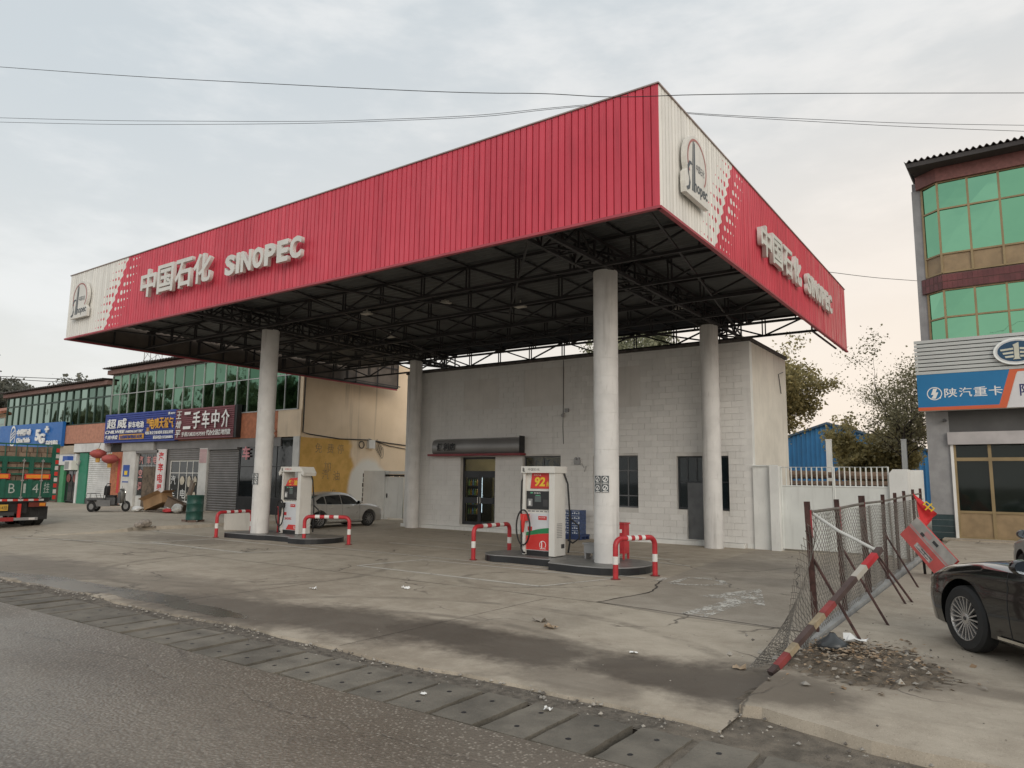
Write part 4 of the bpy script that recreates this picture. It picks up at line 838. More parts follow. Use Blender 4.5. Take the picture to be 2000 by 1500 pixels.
# ground floor, left to right
GF = LY+.12
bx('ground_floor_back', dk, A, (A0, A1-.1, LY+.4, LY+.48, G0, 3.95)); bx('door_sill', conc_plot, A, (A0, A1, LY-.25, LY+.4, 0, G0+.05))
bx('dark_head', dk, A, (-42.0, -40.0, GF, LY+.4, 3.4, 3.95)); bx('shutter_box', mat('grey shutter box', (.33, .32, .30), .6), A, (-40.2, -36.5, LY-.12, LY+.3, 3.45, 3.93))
bx('pillar', brick_or, A, (-41.5, -40.2, LY-.03, LY+.4, G0, 3.4)); bx('red_couplet', redp, A, (-40.62, -40.36, LY-.045, LY-.03, .9, 3.0)); text('开业大吉财源广进', .22, mat('gold ink', (.5, .3, .05), .5), A, frame((-40.6, LY-.05, 1.0), (0, 0, 1), (-1, 0, 0)), fit=1.9, tall=.18)
bx('white_pillar', wtile, A, (-40.1, -38.55, LY-.06, LY+.4, G0, 3.45)); bx('pillar_poster', bluep, A, (-39.9, -39.15, LY-.075, LY-.06, 1.9, 2.6)); bx('poster_figure', yellowp, A, (-39.7, -39.35, LY-.08, LY-.075, 2.0, 2.25)); bx('poster_strip', bluep, A, (-39.9, -39.2, LY-.075, LY-.06, 1.55, 1.62))
w1 = window(A, -38.5, -35.95, .75, 3.3, GF, (-37.6, -36.95, -36.45), (2.55,), alu, darkglass, .06, 'shopfront_window'); bx('shopfront_base', wtile, A, (-38.5, -35.95, GF-.05, GF+.2, G0, .75)); bx('shutter_roll', shut_g, A, (-38.5, -35.95, LY-.1, LY+.3, 3.3, 3.46))
for s, x_, z_ in (('汽', -38.35, 2.65), ('车', -37.5, 2.65), ('电', -36.8, 2.65), ('器', -36.35, 2.65), ('空', -38.35, 1.85), ('调', -38.35, 1.1)): text(s, .5, mat('pink glass lettering', (.55, .25, .24), .6), w1, frame((x_, GF-.035, z_), *FX), fit=.42, tall=.5, bold=.02, name='glass_letter')
bx('door_curtain', mat('brown quilted curtain', (.12, .09, .065), .9, var=.4, scale=4, bump=.8, bscale=10), A, (-37.75, -36.3, GF-.09, GF-.05, G0+.05, 2.5))
w2 = window(A, -34.9, -32.0, .55, 2.85, GF, (-33.95, -33.2, -32.6), (2.15,), offwhite, darkglass, .06, 'shopfront_window'); shutter(A, -34.95, -32.0, 2.85, 3.5, GF-.06, shut_g); bx('shopfront_base', wtile, A, (-34.9, -32.0, GF-.05, GF+.2, G0, .55)); bx('side_jamb', shut_g, A, (-35.2, -34.9, GF-.06, GF+.2, G0, 3.5)); bx('lintel', shut_g, A, (-36.5, -24.9, LY, LY+.4, 3.5, 3.95))
pap = mat('torn paper on glass', (.50, .45, .36), .9, var=.2)
for x_, z_, w_, h_ in ((-33.85, 1.45, .55, .55), (-33.1, 1.3, .42, .75), (-32.5, 1.4, .38, .6), (-33.1, .65, .42, .5), (-32.5, .65, .35, .5)):
    b = MB(); b.add([(x_+w_*(.5+.5*math.cos(a)*jr.uniform(.8, 1)), GF-.034, z_+h_*(.5+.5*math.sin(a)*jr.uniform(.75, 1))) for a in np.linspace(0, 6, 11)], [tuple(range(11))]); b.build('paper_patch', pap, w2)
for s, x_, z_ in (('汽', -34.75, 1.5), ('车', -34.75, .75), ('电', -33.7, .75)): text(s, .5, whitep, w2, frame((x_, GF-.035, z_), *FX), fit=.5, tall=.5, name='glass_letter')
bx('white_pillar', wtile, A, (-31.8, -31.05, LY-.06, LY+.4, G0, 3.5)); bx('pillar_notice', mat('faded pink notice', (.5, .33, .33), .7), A, (-31.75, -31.1, LY-.075, LY-.06, 2.7, 3.45)); text('王增平', .3, mat('pink ink', (.55, .42, .42), .6), A, frame((-31.7, LY-.08, 2.9), *FX), fit=.55, tall=.4)
shutter(A, -31.0, -28.35, G0+.05, 3.4, GF-.06, shut_g); bx('shutter_box', shut_g, A, (-31.0, -28.35, LY-.08, LY+.2, 3.4, 3.5))
w3 = window(A, -28.3, -23.9, .9, 3.9, GF-.05, (-27.0, -26.1, -25.2), (2.5,), mat('black frame', (.02, .02, .022), .4), darkglass, .09, 'shopfront_window'); bx('shopfront_base', black, A, (-28.3, -23.9, GF-.1, GF+.2, G0, .9)); bx('white_jamb', wtile, A, (-23.88, -23.42, LY-.05, LY+.3, G0, 3.95)); bx('shutter_behind', shut_g, A, (-27.9, -27.1, GF+.05, GF+.1, .9, 2.4)); bx('paper_strip', whitep, A, (-26.5, -26.3, GF-.1, GF-.085, 1.0, 2.35))
for s, x_ in (('车', -27.95), ('场', -26.85)): text(s, .6, mat('pink sign letter', (.60, .25, .27), .5), w3, frame((x_, GF-.11, 2.85), *FX), .04, .03, fit=.62, tall=.68, name='glass_letter')
for z_ in (4.15, 3.9): b = MB(); b.lathe([(.06, 0), (.11, .08), (.09, .2)], (-25.3, LY-.2, z_), 10); b.bar((-25.3, LY-.2, z_+.1), (-25.3, LY, z_+.1), .03); b.build('flood_lamp', offwhite, A)
# phone shop building
B0 = -58.4
Bb = thing('shop_building', 'lower two storey building with narrow pale green panes above the blue phone shop sign', 'building', (-50, 15, 0))
bx('core_wall', tan, Bb, (B0, A0-.01, LY+.5, 18, G0, 7.75)); bx('eaves_beam', terra, Bb, (B0-.1, A0-.12, LY-.3, LY+.5, 7.72, 7.98)); corr_roof(Bb, B0-.3, A0-.35, LY-.55, 18.5, 8.08)
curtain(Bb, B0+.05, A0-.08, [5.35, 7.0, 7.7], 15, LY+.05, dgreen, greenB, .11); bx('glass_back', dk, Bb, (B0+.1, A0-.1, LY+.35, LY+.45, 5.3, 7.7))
bx('brick_belt', mat('pink brick', (.44, .21, .145), .8, var=.14, scale=6, bump=.7, bscale=16), Bb, (B0, A0-.02, LY-.04, LY+.5, 4.04, 5.27))
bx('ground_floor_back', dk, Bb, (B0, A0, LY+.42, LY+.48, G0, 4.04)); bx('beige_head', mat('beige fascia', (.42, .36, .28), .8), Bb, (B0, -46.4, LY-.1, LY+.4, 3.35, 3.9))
bx('shutter_box', shut_w, Bb, (-46.4, -42.3, LY-.15, LY+.3, 3.45, 4.0)); shutter(Bb, -44.6, -41.65, G0+.05, 3.4, GF-.05, shut_w); bx('dark_gap', dk, Bb, (-46.35, -44.65, LY+.2, LY+.4, 3.0, 3.45))
bx('green_panel', mat('green panel', (.025, .20, .12), .5, var=.08), Bb, (-45.75, -44.65, LY-.02, LY+.3, G0, 3.4)); bx('white_roll', shut_w, Bb, (-49.5, -46.2, LY-.05, LY+.3, 2.62, 3.35)); bx('blue_lightbox', bluep, Bb, (-47.3, -46.6, LY-.4, LY-.05, 2.85, 3.2))
bx('brown_pillar', mat('brown pillar', (.13, .085, .07), .8), Bb, (-49.6, -48.7, LY-.02, LY+.3, G0, 2.62)); bx('green_jamb', mat('bright green jamb', (.06, .26, .12), .5), Bb, (-48.6, -48.0, LY+.05, LY+.3, G0, 2.6))
w4 = window(Bb, -47.95, -46.1, G0+.1, 2.6, GF+.1, (-47.0,), (), dfr, darkglass, .06, 'glass_door'); bx('white_jamb', shut_w, Bb, (-46.05, -45.8, LY-.05, LY+.3, G0, 2.62))
for x_ in (-47.75, -46.85): b = MB(); b.lathe([(.28, -.004), (.28, .0)], (x_+.2, GF+.06, 1.75), 18, 'y'); b.build('red_sticker', mat('dim red sticker', (.22, .07, .06), .6), w4)
Cc = thing('shop_building', 'small old building with red tiled roof at the far left edge', 'building', (-64, 14, 0)); bx('core_wall', tan, Cc, (-72, B0-.35, LY+.3, 17, G0, 6.6)); b = MB(); b.prism([(-72, LY-.4, 6.5), (-72, LY-.4, 6.7), (-72, 15, 7.9), (-72, 15, 7.7)], (13.2, 0, 0)); b.build('roof', mat('old red tiles', (.33, .14, .09), .9, var=.3, scale=9, bump=.8), Cc); window(Cc, -62.5, -59.2, 5.0, 6.3, LY+.25, (-60.8,), (5.8,), alu, greenB)
# ------------------------------------------------ signs
def sign(name, label, x0, x1, z0, z1, m, ribs=0, y=LY-.28, d=.2):
    t = thing(name, label, 'sign', ((x0+x1)/2, y, z0)); bx('box', m, t, (x0, x1, y, y+d, z0, z1))
    if ribs:
        h = (z1-z0)/ribs; b = MB(); pr = []
        for i in range(ribs): pr += [(0, z0+h*i), (-.035, z0+h*(i+.12)), (-.035, z0+h*(i+.85)), (0, z0+h*(i+.97))]
        b.grid([[(x0, y+q[0], q[1]) for q in pr], [(x1, y+q[0], q[1]) for q in pr]]); b.build('ribbed_face', m, t, fix=False)
    return t, y-.04
def tx(s, t, y, m, x0, x1, z0, z1, bold=.006, depth=.02, shear=0): return text(s, z1-z0, m, t, frame((x0, y-depth-.004, z0), *FX), depth, bold, fit=x1-x0, tall=z1-z0, shear=shear)
blue1 = mat('sign blue', (.015, .13, .42), .4, var=.04); navy = mat('navy ribbed sign', (.02, .045, .26), .4, var=.06); maroon = mat('maroon ribbed sign', (.17, .05, .06), .5, var=.08); amber = mat('amber letter', (.70, .36, .04), .45)
s1, y1 = sign('phone_shop_sign', 'plain blue sign board with white 5G lettering above the green truck', -58.5, -48.05, 3.88, 5.55, blue1)
y1 += .035
b = MB(); cx, cz = -55.95, 4.72; o1 = [(cx+.62*math.cos(a)*(abs(math.cos(a))**-.25 if abs(math.cos(a)) > .1 else 1)*.72, y1-.02, cz+.78*math.sin(a)) for a in np.linspace(0, 2*math.pi, 25)]; b.grid([o1, [(cx+(p[0]-cx)*.8, p[1], cz+(p[2]-cz)*.8) for p in o1]])
for k in range(3): b.add([(cx-.3, y1-.022, cz-.36+k*.22), (cx+.3, y1-.022, cz-.06+k*.22), (cx+.3, y1-.022, cz+.04+k*.22), (cx-.3, y1-.022, cz-.26+k*.22)], [(0, 1, 2, 3)])
b.build('round_emblem', whitep, s1)
letters('中国移动', -55.05, -52.7, 4.72, 5.2, whitep, s1, FX, lambda u, z: (u, y1-.08, z), .05, .03); tx('China Mobile', s1, y1, whitep, -55.05, -52.8, 4.22, 4.58, .02, .05)
for ch, xa, xb, za, zb_ in (('5', -51.8, -51.15, 4.3, 5.1), ('G', -51.2, -50.35, 4.1, 4.8), ('+', -50.35, -49.85, 4.85, 5.3)): tx(ch, s1, y1, whitep, xa, xb, za, zb_, .05, .08)
tx('指定专营店', s1, y1, whitep, -50.2, -48.4, 3.95, 4.3, .03, .04)
s2, y2 = sign('battery_sign', 'navy ribbed sign board with white and amber lettering', -42.1, -33.98, 3.95, 5.74, navy, 14)
letters('超威', -41.75, -39.2, 4.82, 5.42, whitep, s2, FX, lambda u, z: (u, y2-.06, z), .03, .012); tx('驻车电池', s2, y2, whitep, -39.15, -37.35, 4.8, 5.2, .02); tx('CHILWEE', s2, y2, whitep, -41.9, -39.5, 4.52, 4.72, .03, shear=.2); tx('PARKING BATTERY', s2, y2, whitep, -39.4, -37.4, 4.52, 4.68, .01, shear=.2)
tx('多用1季度', s2, y2, whitep, -41.9, -40.3, 4.16, 4.42, .02, shear=.15); bx('amber_strip', amber, s2, (-40.15, -37.3, y2-.03, y2, 4.14, 4.44)); tx('全国联保售后无忧', s2, y2-.025, navy, -40.05, -37.4, 4.18, 4.40, .01)
tx('瑞', s2, y2, amber, -37.05, -36.65, 5.0, 5.3); tx('丰', s2, y2, amber, -37.05, -36.65, 4.5, 4.8); letters('电喷天然气', -36.6, -34.05, 4.68, 5.3, amber, s2, FX, lambda u, z: (u, y2-.06, z), .03, .014, gap=.1)
tx('电瓶 独立空调 暖风 尿素后处理', s2, y2, whitep, -37.1, -34.1, 4.36, 4.56, .005); tx('联系电话:13722858876', s2, y2, whitep, -36.2, -34.1, 4.08, 4.28, .01); tx('冀-8331', s2, y2, whitep, -34.75, -34.05, 5.45, 5.6, .01)
s3, y3 = sign('car_broker_sign', 'maroon ribbed sign board with large white characters', -33.96, -28.4, 4.0, 5.7, maroon, 15, LY-.3)
letters('二手车中介', -33.1, -28.6, 4.55, 5.5, whitep, s3, FX, lambda u, z: (u, y3-.06, z), .03, .015, gap=.22)
for s, z_ in (('王', 5.15), ('增', 4.62), ('平', 4.1)): tx(s, s3, y3, whitep, -33.85, -33.3, z_, z_+.42, 0, shear=.2)
tx('手机13833157593', s3, y3, whitep, -33.2, -30.9, 4.14, 4.4, .005, shear=.1); tx('代办全国各地罚款', s3, y3, whitep, -30.8, -28.6, 4.16, 4.46, .01)
bx('end_cap', black, s3, (-28.4, -28.2, y3+.02, y3+.3, 4.0, 5.72))
s4 = thing('vertical_banner', 'tall white banner with four red characters between the shopfronts', 'sign', (-35.6, LY-.1, .9)); bx('board', mat('banner white', (.62, .58, .57), .6), s4, (-36.1, -35.15, LY-.1, LY-.02, .85, 3.5))
for s, z_ in (('汽', 2.82), ('车', 2.2), ('电', 1.58), ('器', .97)): text(s, .5, redp, s4, frame((-35.88, LY-.105, z_), *FX), 0, .035, fit=.56, tall=.52, name='letter')
# lanterns
lr = mat('faded red lantern', (.36, .075, .065), .7, var=.15, scale=4); gold = mat('lantern tassel', (.45, .27, .07), .8, var=.2)
for x_, z_, lab in ((-42.05, 3.28, 'red paper lantern hanging higher, in front of the white shutter'), (-40.5, 2.95, 'red paper lantern hanging lower, beside the orange pillar')):
    t = thing('paper_lantern', lab, 'lantern', (x_, LY-.5, z_-.6), group='red lanterns'); b = MB(); b.lathe([(.14, -.27), (.31, -.2), (.45, -.08), (.48, .01), (.43, .13), (.29, .23), (.13, .28)], (x_, LY-.6, z_), 20); b.build('shade', lr, t, smooth='all')
    b = MB(); b.lathe([(.13, -.3), (.14, -.26)], (x_, LY-.6, z_), 14); b.lathe([(.13, .27), (.11, .32)], (x_, LY-.6, z_), 14); b.build('rim', gold, t); b = MB(); b.lathe([(.12, -.52), (.13, -.3)], (x_, LY-.6, z_), 12); b.build('tassel', gold, t); b = MB(); b.tube([(x_, LY-.6, z_+.32), (x_, LY-.5, 3.95)], .015, 4); b.build('cord', black, t)
t = thing('air_conditioner', 'white outdoor air conditioner unit on brackets above the green panel', 'air conditioner', (-45.9, LY-.3, 2.3)); bx('casing', offwhite, t, (-46.75, -45.75, LY-.5, LY-.08, 2.28, 2.9)); bx('grille', grey, t, (-46.68, -46.1, LY-.515, LY-.5, 2.34, 2.84)); bx('bracket', darkgrey, t, (-46.6, -46.52, LY-.5, LY, 2.2, 2.28), (-45.95, -45.87, LY-.5, LY, 2.2, 2.28)); b = MB(); b.tube([(-45.75, LY-.2, 2.7), (-45.5, LY-.15, 2.55), (-45.45, LY-.1, 2.9)], .03, 5); b.build('pipe', grey, t)
# white block walls in the gap beside the end wall
t = thing('white_gap_wall', 'white painted block wall with a flush white door between the shop row and the store', 'wall', (-20.8, 14.3, 0)); bx('wall', white, t, (-22.25, -20.78, 14.2, 14.5, 0, 2.36)); bx('door_lintel', white, t, (-20.78, -19.5, 14.3, 14.5, 2.2, 2.34)); bx('door', white, t, (-20.7, -19.55, 14.24, 14.3, .08, 2.06)); b = MB()
for k in range(9): b.box(-22.32+jr.uniform(-.05, .03), -22.25, 14.22, 14.45, .1+k*.24, .1+k*.24+.2)
for k in range(6): b.box(-20.75+k*.2, -20.6+k*.2, 14.22, 14.4, 2.06+jr.uniform(0, .04), 2.18)
b.build('raw_bricks', crack, t, fix=False); bx('door_lock', darkgrey, t, (-20.64, -20.58, 14.2, 14.24, 1.05, 1.25))
bx('green_strip', mat('green strip', (.05, .2, .1), .6), t, (-19.5, -19.3, 14.3, 14.5, 0, 1.0)); bx('return_wall', white, t, (-19.25, -18.2, 14.0, 14.5, 0, 2.3))
# ================================================================ right-hand building
RY_ = 18.93
gtile = mat('grey wall tile', (.30, .30, .305), .6, var=.1, scale=3, bump=.3, streak=.15); bronze = mat('bronze frame', (.30, .225, .12), .45, metal=.25); brown_p = mat('brown spandrel', (.30, .215, .12), .5, var=.15, scale=2.5, streak=.3, dirt=(.2, .14, .08))
greenR = mirror_glass('bright green coated glass', (.215, .45, .29), (.17, .38, .235), .02); rtile = mat('dark red glazed tile', (.13, .035, .035), .35, var=.2, rnd=.2)
Rb = thing('sales_building', 'three storey building with bright green bay windows at the right edge', 'building', (6, 22, .1))
bx('core_wall', gtile, Rb, (2.15, 16, RY_+.25, 30, .1, 13.5)); bx('corner_strip', gtile, Rb, (2.15, 2.48, RY_-.02, RY_+.25, .1, 13.1)); bx('ground_wall', gtile, Rb, (2.15, 2.86, RY_-.12, RY_+.25, .1, 4.62)); bx('teal_dado', mat('teal tile dado', (.03, .055, .06), .5, var=.3), Rb, (2.13, 2.83, RY_-.135, RY_-.12, .1, .95)); bx('dark_soffit', mat('grey soffit', (.10, .10, .10), .7), Rb, (2.48, 9, RY_-.1, RY_+.25, 3.85, 4.65))
for k in range(3): bx('dado_joint', grey, Rb, (2.13, 2.83, RY_-.138, RY_-.135, .32+k*.22, .327+k*.22))
BY = RY_-.5
def bay_floor(zs, spandrel):
    "angled left pane then flat front"
    pts = [(2.48, RY_-.02), (3.02, BY)]+[(3.02+.94*i, BY) for i in range(1, 6)]
    for i, (a, c) in enumerate(zip(pts[:-1], pts[1:])):
        for p, q in zip(zs[:-1], zs[1:]):
            j = [jr.uniform(-.014, .014) for _ in range(4)]; b = MB(); b.quad((a[0], a[1]+j[0], p), (c[0], c[1]+j[1], p), (c[0], c[1]+j[2], q), (a[0], a[1]+j[3], q)); b.build('pane', greenR, Rb)
        if spandrel: b = MB(); b.prism([(a[0], a[1], spandrel), (c[0], c[1], spandrel), (c[0], c[1], zs[0]), (a[0], a[1], zs[0])], (0, .02, 0)); b.build('spandrel_panel', brown_p, Rb)
    for p in pts: b = MB(); b.bar((p[0], p[1]-.02, spandrel or zs[0]), (p[0], p[1]-.02, zs[-1]), .07, .07); b.build('mullion', bronze, Rb)
    for z in list(zs)+([spandrel] if spandrel else []):
        for a, c in ((pts[0], pts[1]), (pts[1], pts[-1])): b = MB(); b.bar((a[0], a[1]-.015, z), (c[0], c[1]-.015, z), .06, .06); b.build('transom', bronze, Rb)
bay_floor([10.35, 12.05, 13.08], 9.65); bay_floor([6.9, 8.0, 9.0], None)
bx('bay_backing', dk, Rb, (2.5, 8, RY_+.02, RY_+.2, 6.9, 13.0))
b = MB(); b.prism([(2.3, RY_-.05, 9.02), (3.0, BY-.1, 9.02), (8, BY-.1, 9.02), (8, RY_+.2, 9.02), (2.3, RY_+.2, 9.02)], (0, 0, .56)); bd = b.build('tile_band', mat('band mortar', (.12, .07, .06), .8), Rb)
b = MB(); b.box(0, .15, -.012, 0, 0, .24); tm = b.mesh('band_tile', rtile)
for k in range(34):
    for r_ in range(2): inst('band_tile', tm, bd, T((3.0+k*.155, BY-.1, 9.04+r_*.265)))
dv = Vector((.7, -.53-.02, 0)); ang = math.atan2(BY-.1-(RY_-.05), .7)
for k in range(5):
    for r_ in range(2): inst('band_tile', tm, bd, T((2.3+k*.7/5+.01, RY_-.05+k*(BY-.1-RY_+.05)/5, 9.04+r_*.265)) @ Matrix.Rotation(ang, 4, 'Z'))
b = MB(); b.prism([(2.3, RY_-.1, 13.1), (3.0, BY-.15, 13.1), (9, BY-.15, 13.1), (9, RY_+.2, 13.1), (2.3, RY_+.2, 13.1)], (0, 0, .5)); b.build('eaves_band', mat('red brown eaves', (.20, .085, .075), .7, var=.15, scale=8), Rb)
corr_roof(Rb, 2.08, 12, BY-.75, 30, 13.85, 'roof', .9, .2, .05); b = MB(); b.prism([(2.15, BY-.7, 13.62), (2.32, RY_, 13.6), (2.32, RY_, 13.75), (2.12, BY-.7, 13.78)], (9, 0, 0)); b.build('roof_soffit', mat('dark soffit', (.05, .045, .045), .8), Rb)
# shopfront
bx('shutter_box', mat('pale grey shutter box', (.45, .43, .43), .5), Rb, (2.8, 9, RY_-.3, RY_, 3.42, 3.86)); bx('white_jamb', whitep, Rb, (2.86, 2.95, RY_-.2, RY_+.1, .15, 3.42))
xs_ = [2.97, 4.02, 5.1, 6.2]; gdl = glass('shop door glass', (.02, .028, .024), .42)
for i, (a, c) in enumerate(zip(xs_[:-1], xs_[1:])):
    bx('door_panel', brown_p, Rb, (a+.05, c-.05, RY_-.08, RY_-.03, .2, 1.02)); bx('door_pane', gdl, Rb, (a+.05, c-.05, RY_-.06, RY_-.05, 1.1, 2.84)); bx('transom_pane', gdl, Rb, (a+.05, c-.05, RY_-.06, RY_-.05, 2.96, 3.38))
    bx('door_stile', bronze, Rb, (a-.05, a+.05, RY_-.12, RY_, .15, 3.42)); bx('door_rail', bronze, Rb, (a+.05, c-.05, RY_-.11, RY_-.01, 1.02, 1.1), (a+.05, c-.05, RY_-.11, RY_-.01, 2.84, 2.96), (a+.05, c-.05, RY_-.11, RY_-.01, .15, .2))
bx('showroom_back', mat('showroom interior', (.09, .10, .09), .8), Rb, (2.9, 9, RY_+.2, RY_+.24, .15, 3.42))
bx('door_handle', chrome, Rb, (5.0, 5.03, RY_-.16, RY_-.12, 1.5, 1.75)); bx('entrance_step', conc_plot, Rb, (2.5, 12, RY_-1.0, RY_-.1, -.05, .15)); b = MB(); b.lathe([(.05, -.1), (.06, .12)], (2.75, RY_-.3, 4.3), 10, 'y'); b.build('cctv_camera', darkgrey, Rb)
# its sign
sg = thing('truck_dealer_sign', 'blue, orange and white sign with grey slats across the right building', 'sign', (5, RY_-.7, 4.6)); ysg = RY_-.75
slm = mat('pale slat', (.50, .53, .52), .5, var=.04)
for k in range(9): z_ = 5.93+k*.142; bx('slat', slm, sg, (1.98-.01*k*0, 8.5, ysg, ysg+.06, z_, z_+.108))
bx('slat_frame', darkgrey, sg, (2.1, 8.4, ysg+.07, ysg+.12, 5.93, 7.16), (2.06, 2.14, ysg+.06, ysg+.5, 5.95, 7.15))
bx('box', offwhite, sg, (2.0, 8.5, ysg+.005, ysg+.4, 4.62, 5.92))
def poly(name, pts, m, y): b = MB(); b.add([(x, y, z) for x, z in pts], [tuple(range(len(pts)))]); return b.build(name, m, sg)
or_ = mat('sign orange', (.62, .12, .045), .4, var=.04); sblue = mat('dealer blue', (.012, .17, .38), .4, var=.04)
poly('blue_field', [(2.0, 4.74), (4.42, 4.74), (4.78, 5.92), (2.0, 5.92)], sblue, ysg-.004); poly('orange_field', [(2.0, 4.62), (4.62, 4.62), (4.95, 5.74), (5.0, 5.84), (8.5, 5.84), (8.5, 5.92), (4.78, 5.92), (4.42, 4.74), (2.0, 4.74)], or_, ysg-.003); poly('white_field', [(4.64, 4.62), (8.5, 4.62), (8.5, 5.84), (5.05, 5.84), (4.97, 5.74)], mat('sign white', (.66, .66, .67), .4, var=.03), ysg-.002)
b = MB(); q = np.linspace(0, 2*math.pi, 31); b.grid([[(2.53+.235*math.cos(a), ysg-.008, 5.22+.235*math.sin(a)) for a in q], [(2.53+.205*math.cos(a), ysg-.008, 5.22+.205*math.sin(a)) for a in q]])
b.add([(x, ysg-.008, z) for x, z in ((2.50, 5.40), (2.62, 5.40), (2.57, 5.26), (2.65, 5.26), (2.56, 5.04), (2.42, 5.04), (2.50, 5.18), (2.42, 5.18))], [tuple(range(8))]); b.lathe([(.03, 0), (.03, .004)], (2.69, ysg-.012, 5.06), 10, 'y'); b.build('round_emblem', whitep, sg)
for k, ch in enumerate('陕汽重卡'): text(ch, .3, whitep, sg, frame((2.83+k*.44, ysg-.008, 5.06), *FX), 0, .008, fit=.39, tall=.33, name='letter')
for k, ch in enumerate('陕汽'): text(ch, .5, mat('navy print', (.015, .02, .12), .4), sg, frame((5.02+k*.5, ysg-.008, 5.0), *FX), 0, .01, fit=.42, tall=.42, name='letter')
lg = thing('oval_badge', 'dark blue oval badge with a silver winged figure one on the slats', 'badge', (5.0, ysg-.1, 6.5))
def ell(a_, b_, y, m, nm, d=.08):
    b = MB(); b.prism([(5.02+a_*math.cos(t), y, 6.52+b_*math.sin(t)) for t in np.linspace(0, 2*math.pi, 40)[:-1]], (0, d, 0)); return b.build(nm, m, lg)
ell(.66, .46, ysg-.10, chrome, 'rim', .09); ell(.60, .405, ysg-.105, mat('badge white', (.6, .62, .62), .3), 'inner_rim', .02); ell(.54, .355, ysg-.11, mat('badge blue', (.01, .06, .13), .25), 'field', .02)
sil = mat('badge silver', (.58, .58, .48), .3, metal=.3); b = MB(); b.prism([(5.02+x, ysg-.135, 6.52+z) for x, z in ((-.10, .22), (.07, .30), (.07, -.24), (.12, -.28), (-.12, -.28), (-.07, -.24), (-.07, .14))], (0, .025, 0)); b.build('figure_one', sil, lg)
for s in (-1, 1):
    for k in range(3): b = MB(); b.prism([(5.02+s*x, ysg-.13, 6.52+z) for x, z in ((.09, .12-k*.13), (.46-.06*k, .08-k*.12), (.44-.06*k, .02-k*.12), (.09, .05-k*.13))], (0, .02, 0)); b.build('wing_bar', sil, lg)
# ================================================================ chain link fence
fen = thing('chain_link_fence', 'chain link fence with rusty brown posts on a low concrete kerb', 'fence', (2.6, 4, 0))
posts = [(2.61, -1.37, 1.75), (2.6, .53, 1.75), (2.57, 2.74, 1.78), (2.55, 4.95, 1.78), (2.53, 6.9, 1.8), (2.5, 8.9, 1.83), (2.48, 10.7, 1.86), (2.46, 12.6, 1.88)]
for k, (x, y, h) in enumerate(posts):
    lx, ly = random.uniform(-.03, .03)-.02, random.uniform(-.05, .05); w = .066 if k != 2 else .095
    b = MB(); b.bar((x, y, 0), (x+lx, y+ly, h), w*.8, w, up=(1, 0, 0)); b.build('post', rust, fen)
    if k in (0, 1, 2): b = MB(); b.bar((x+lx*.75+.037, y+ly*.75-.02, h*.74), (x+lx*.93+.037, y+ly*.93-.02, h*.94), .008, .03); b.build('red_paint_patch', mat('old red paint', (.30, .035, .045), .6, var=.3), fen)
b = MB(); b.prism([(2.52, -1.9, 0), (2.70, -1.9, 0), (2.69, -1.9, .13), (2.53, -1.9, .13)], (-.08, 15, 0)); b.build('kerb', mat('fence kerb', (.33, .33, .32), .9, var=.15, scale=3, bump=.5), fen)
b = MB(); b.tube([(x-.01, y, h-.15+.02*math.sin(y*3)) for x, y, h in posts], .022, 6); b.build('top_rail', galv, fen)
RT = lambda y: 1.58+.012*(y+1.3)
b = MB(); sp_ = .13; H = 1.46; DY = 1.75
def fx(y, z): return 2.635-.009*(y+1.37)+.02*math.sin(y*2.3+z*2)+.014*math.sin(y*5)
for s in (-1, 1):
    yv = -1.37-DY
    while yv < 12.7+DY:
        pts = []
        for i in range(17):
            z = .14+H*i/16; y = yv+DY*i/16 if s > 0 else yv+DY-DY*i/16
            if -1.37 <= y <= 12.6: pts.append((fx(y, z)+.006*s, y, z))
        if len(pts) > 1: b.tube(pts, .0038, 3, cap=False)
        yv += sp_
b.build('wire_mesh', galv, fen, kind='stuff', fix=False)
# torn end of the mesh slumping towards the road
b = MB()
def torn(u, v):                                   # u 0..1 away from the first post, v 0..1 up; the free edge falls to the ground
    top = 1.58*(1-u)**1.35+.05; y = -1.37-2.1*u*(1-.25*v)-.12*math.sin(v*6); return (2.60-.10*u+.10*math.sin(u*5+v*4)*u+.05*math.sin(v*9+u*3), y, .06+top*v)
for s in (-1, 1):
    for k in np.arange(-9, 26):
        pts = []
        for i in range(15):
            v = i/14; u = k/24.+s*(v-.5)*.38
            if 0 <= u <= 1: pts.append(torn(u, v))
        if len(pts) > 1: b.tube(pts, .0042, 3, cap=False)
b.build('torn_mesh', galv, fen, kind='stuff', fix=False)
b = MB(); b.tube([(2.6, -1.30, 1.6), (2.95, -1.5, 1.40), (3.42, -1.62, 1.18)], .02, 7); b.build('loose_pipe', whitepipe, fen)
for (x, y, h), foot in zip([posts[0], posts[1], posts[2], posts[2], posts[3]], [(3.22, -1.74), (3.27, -.18), (3.23, 1.95), (3.3, 2.2), (3.18, 4.18)]): b = MB(); b.tube([(x, y, 1.02), (*foot, .08)], .018, 6); b.build('stay', rust, fen)
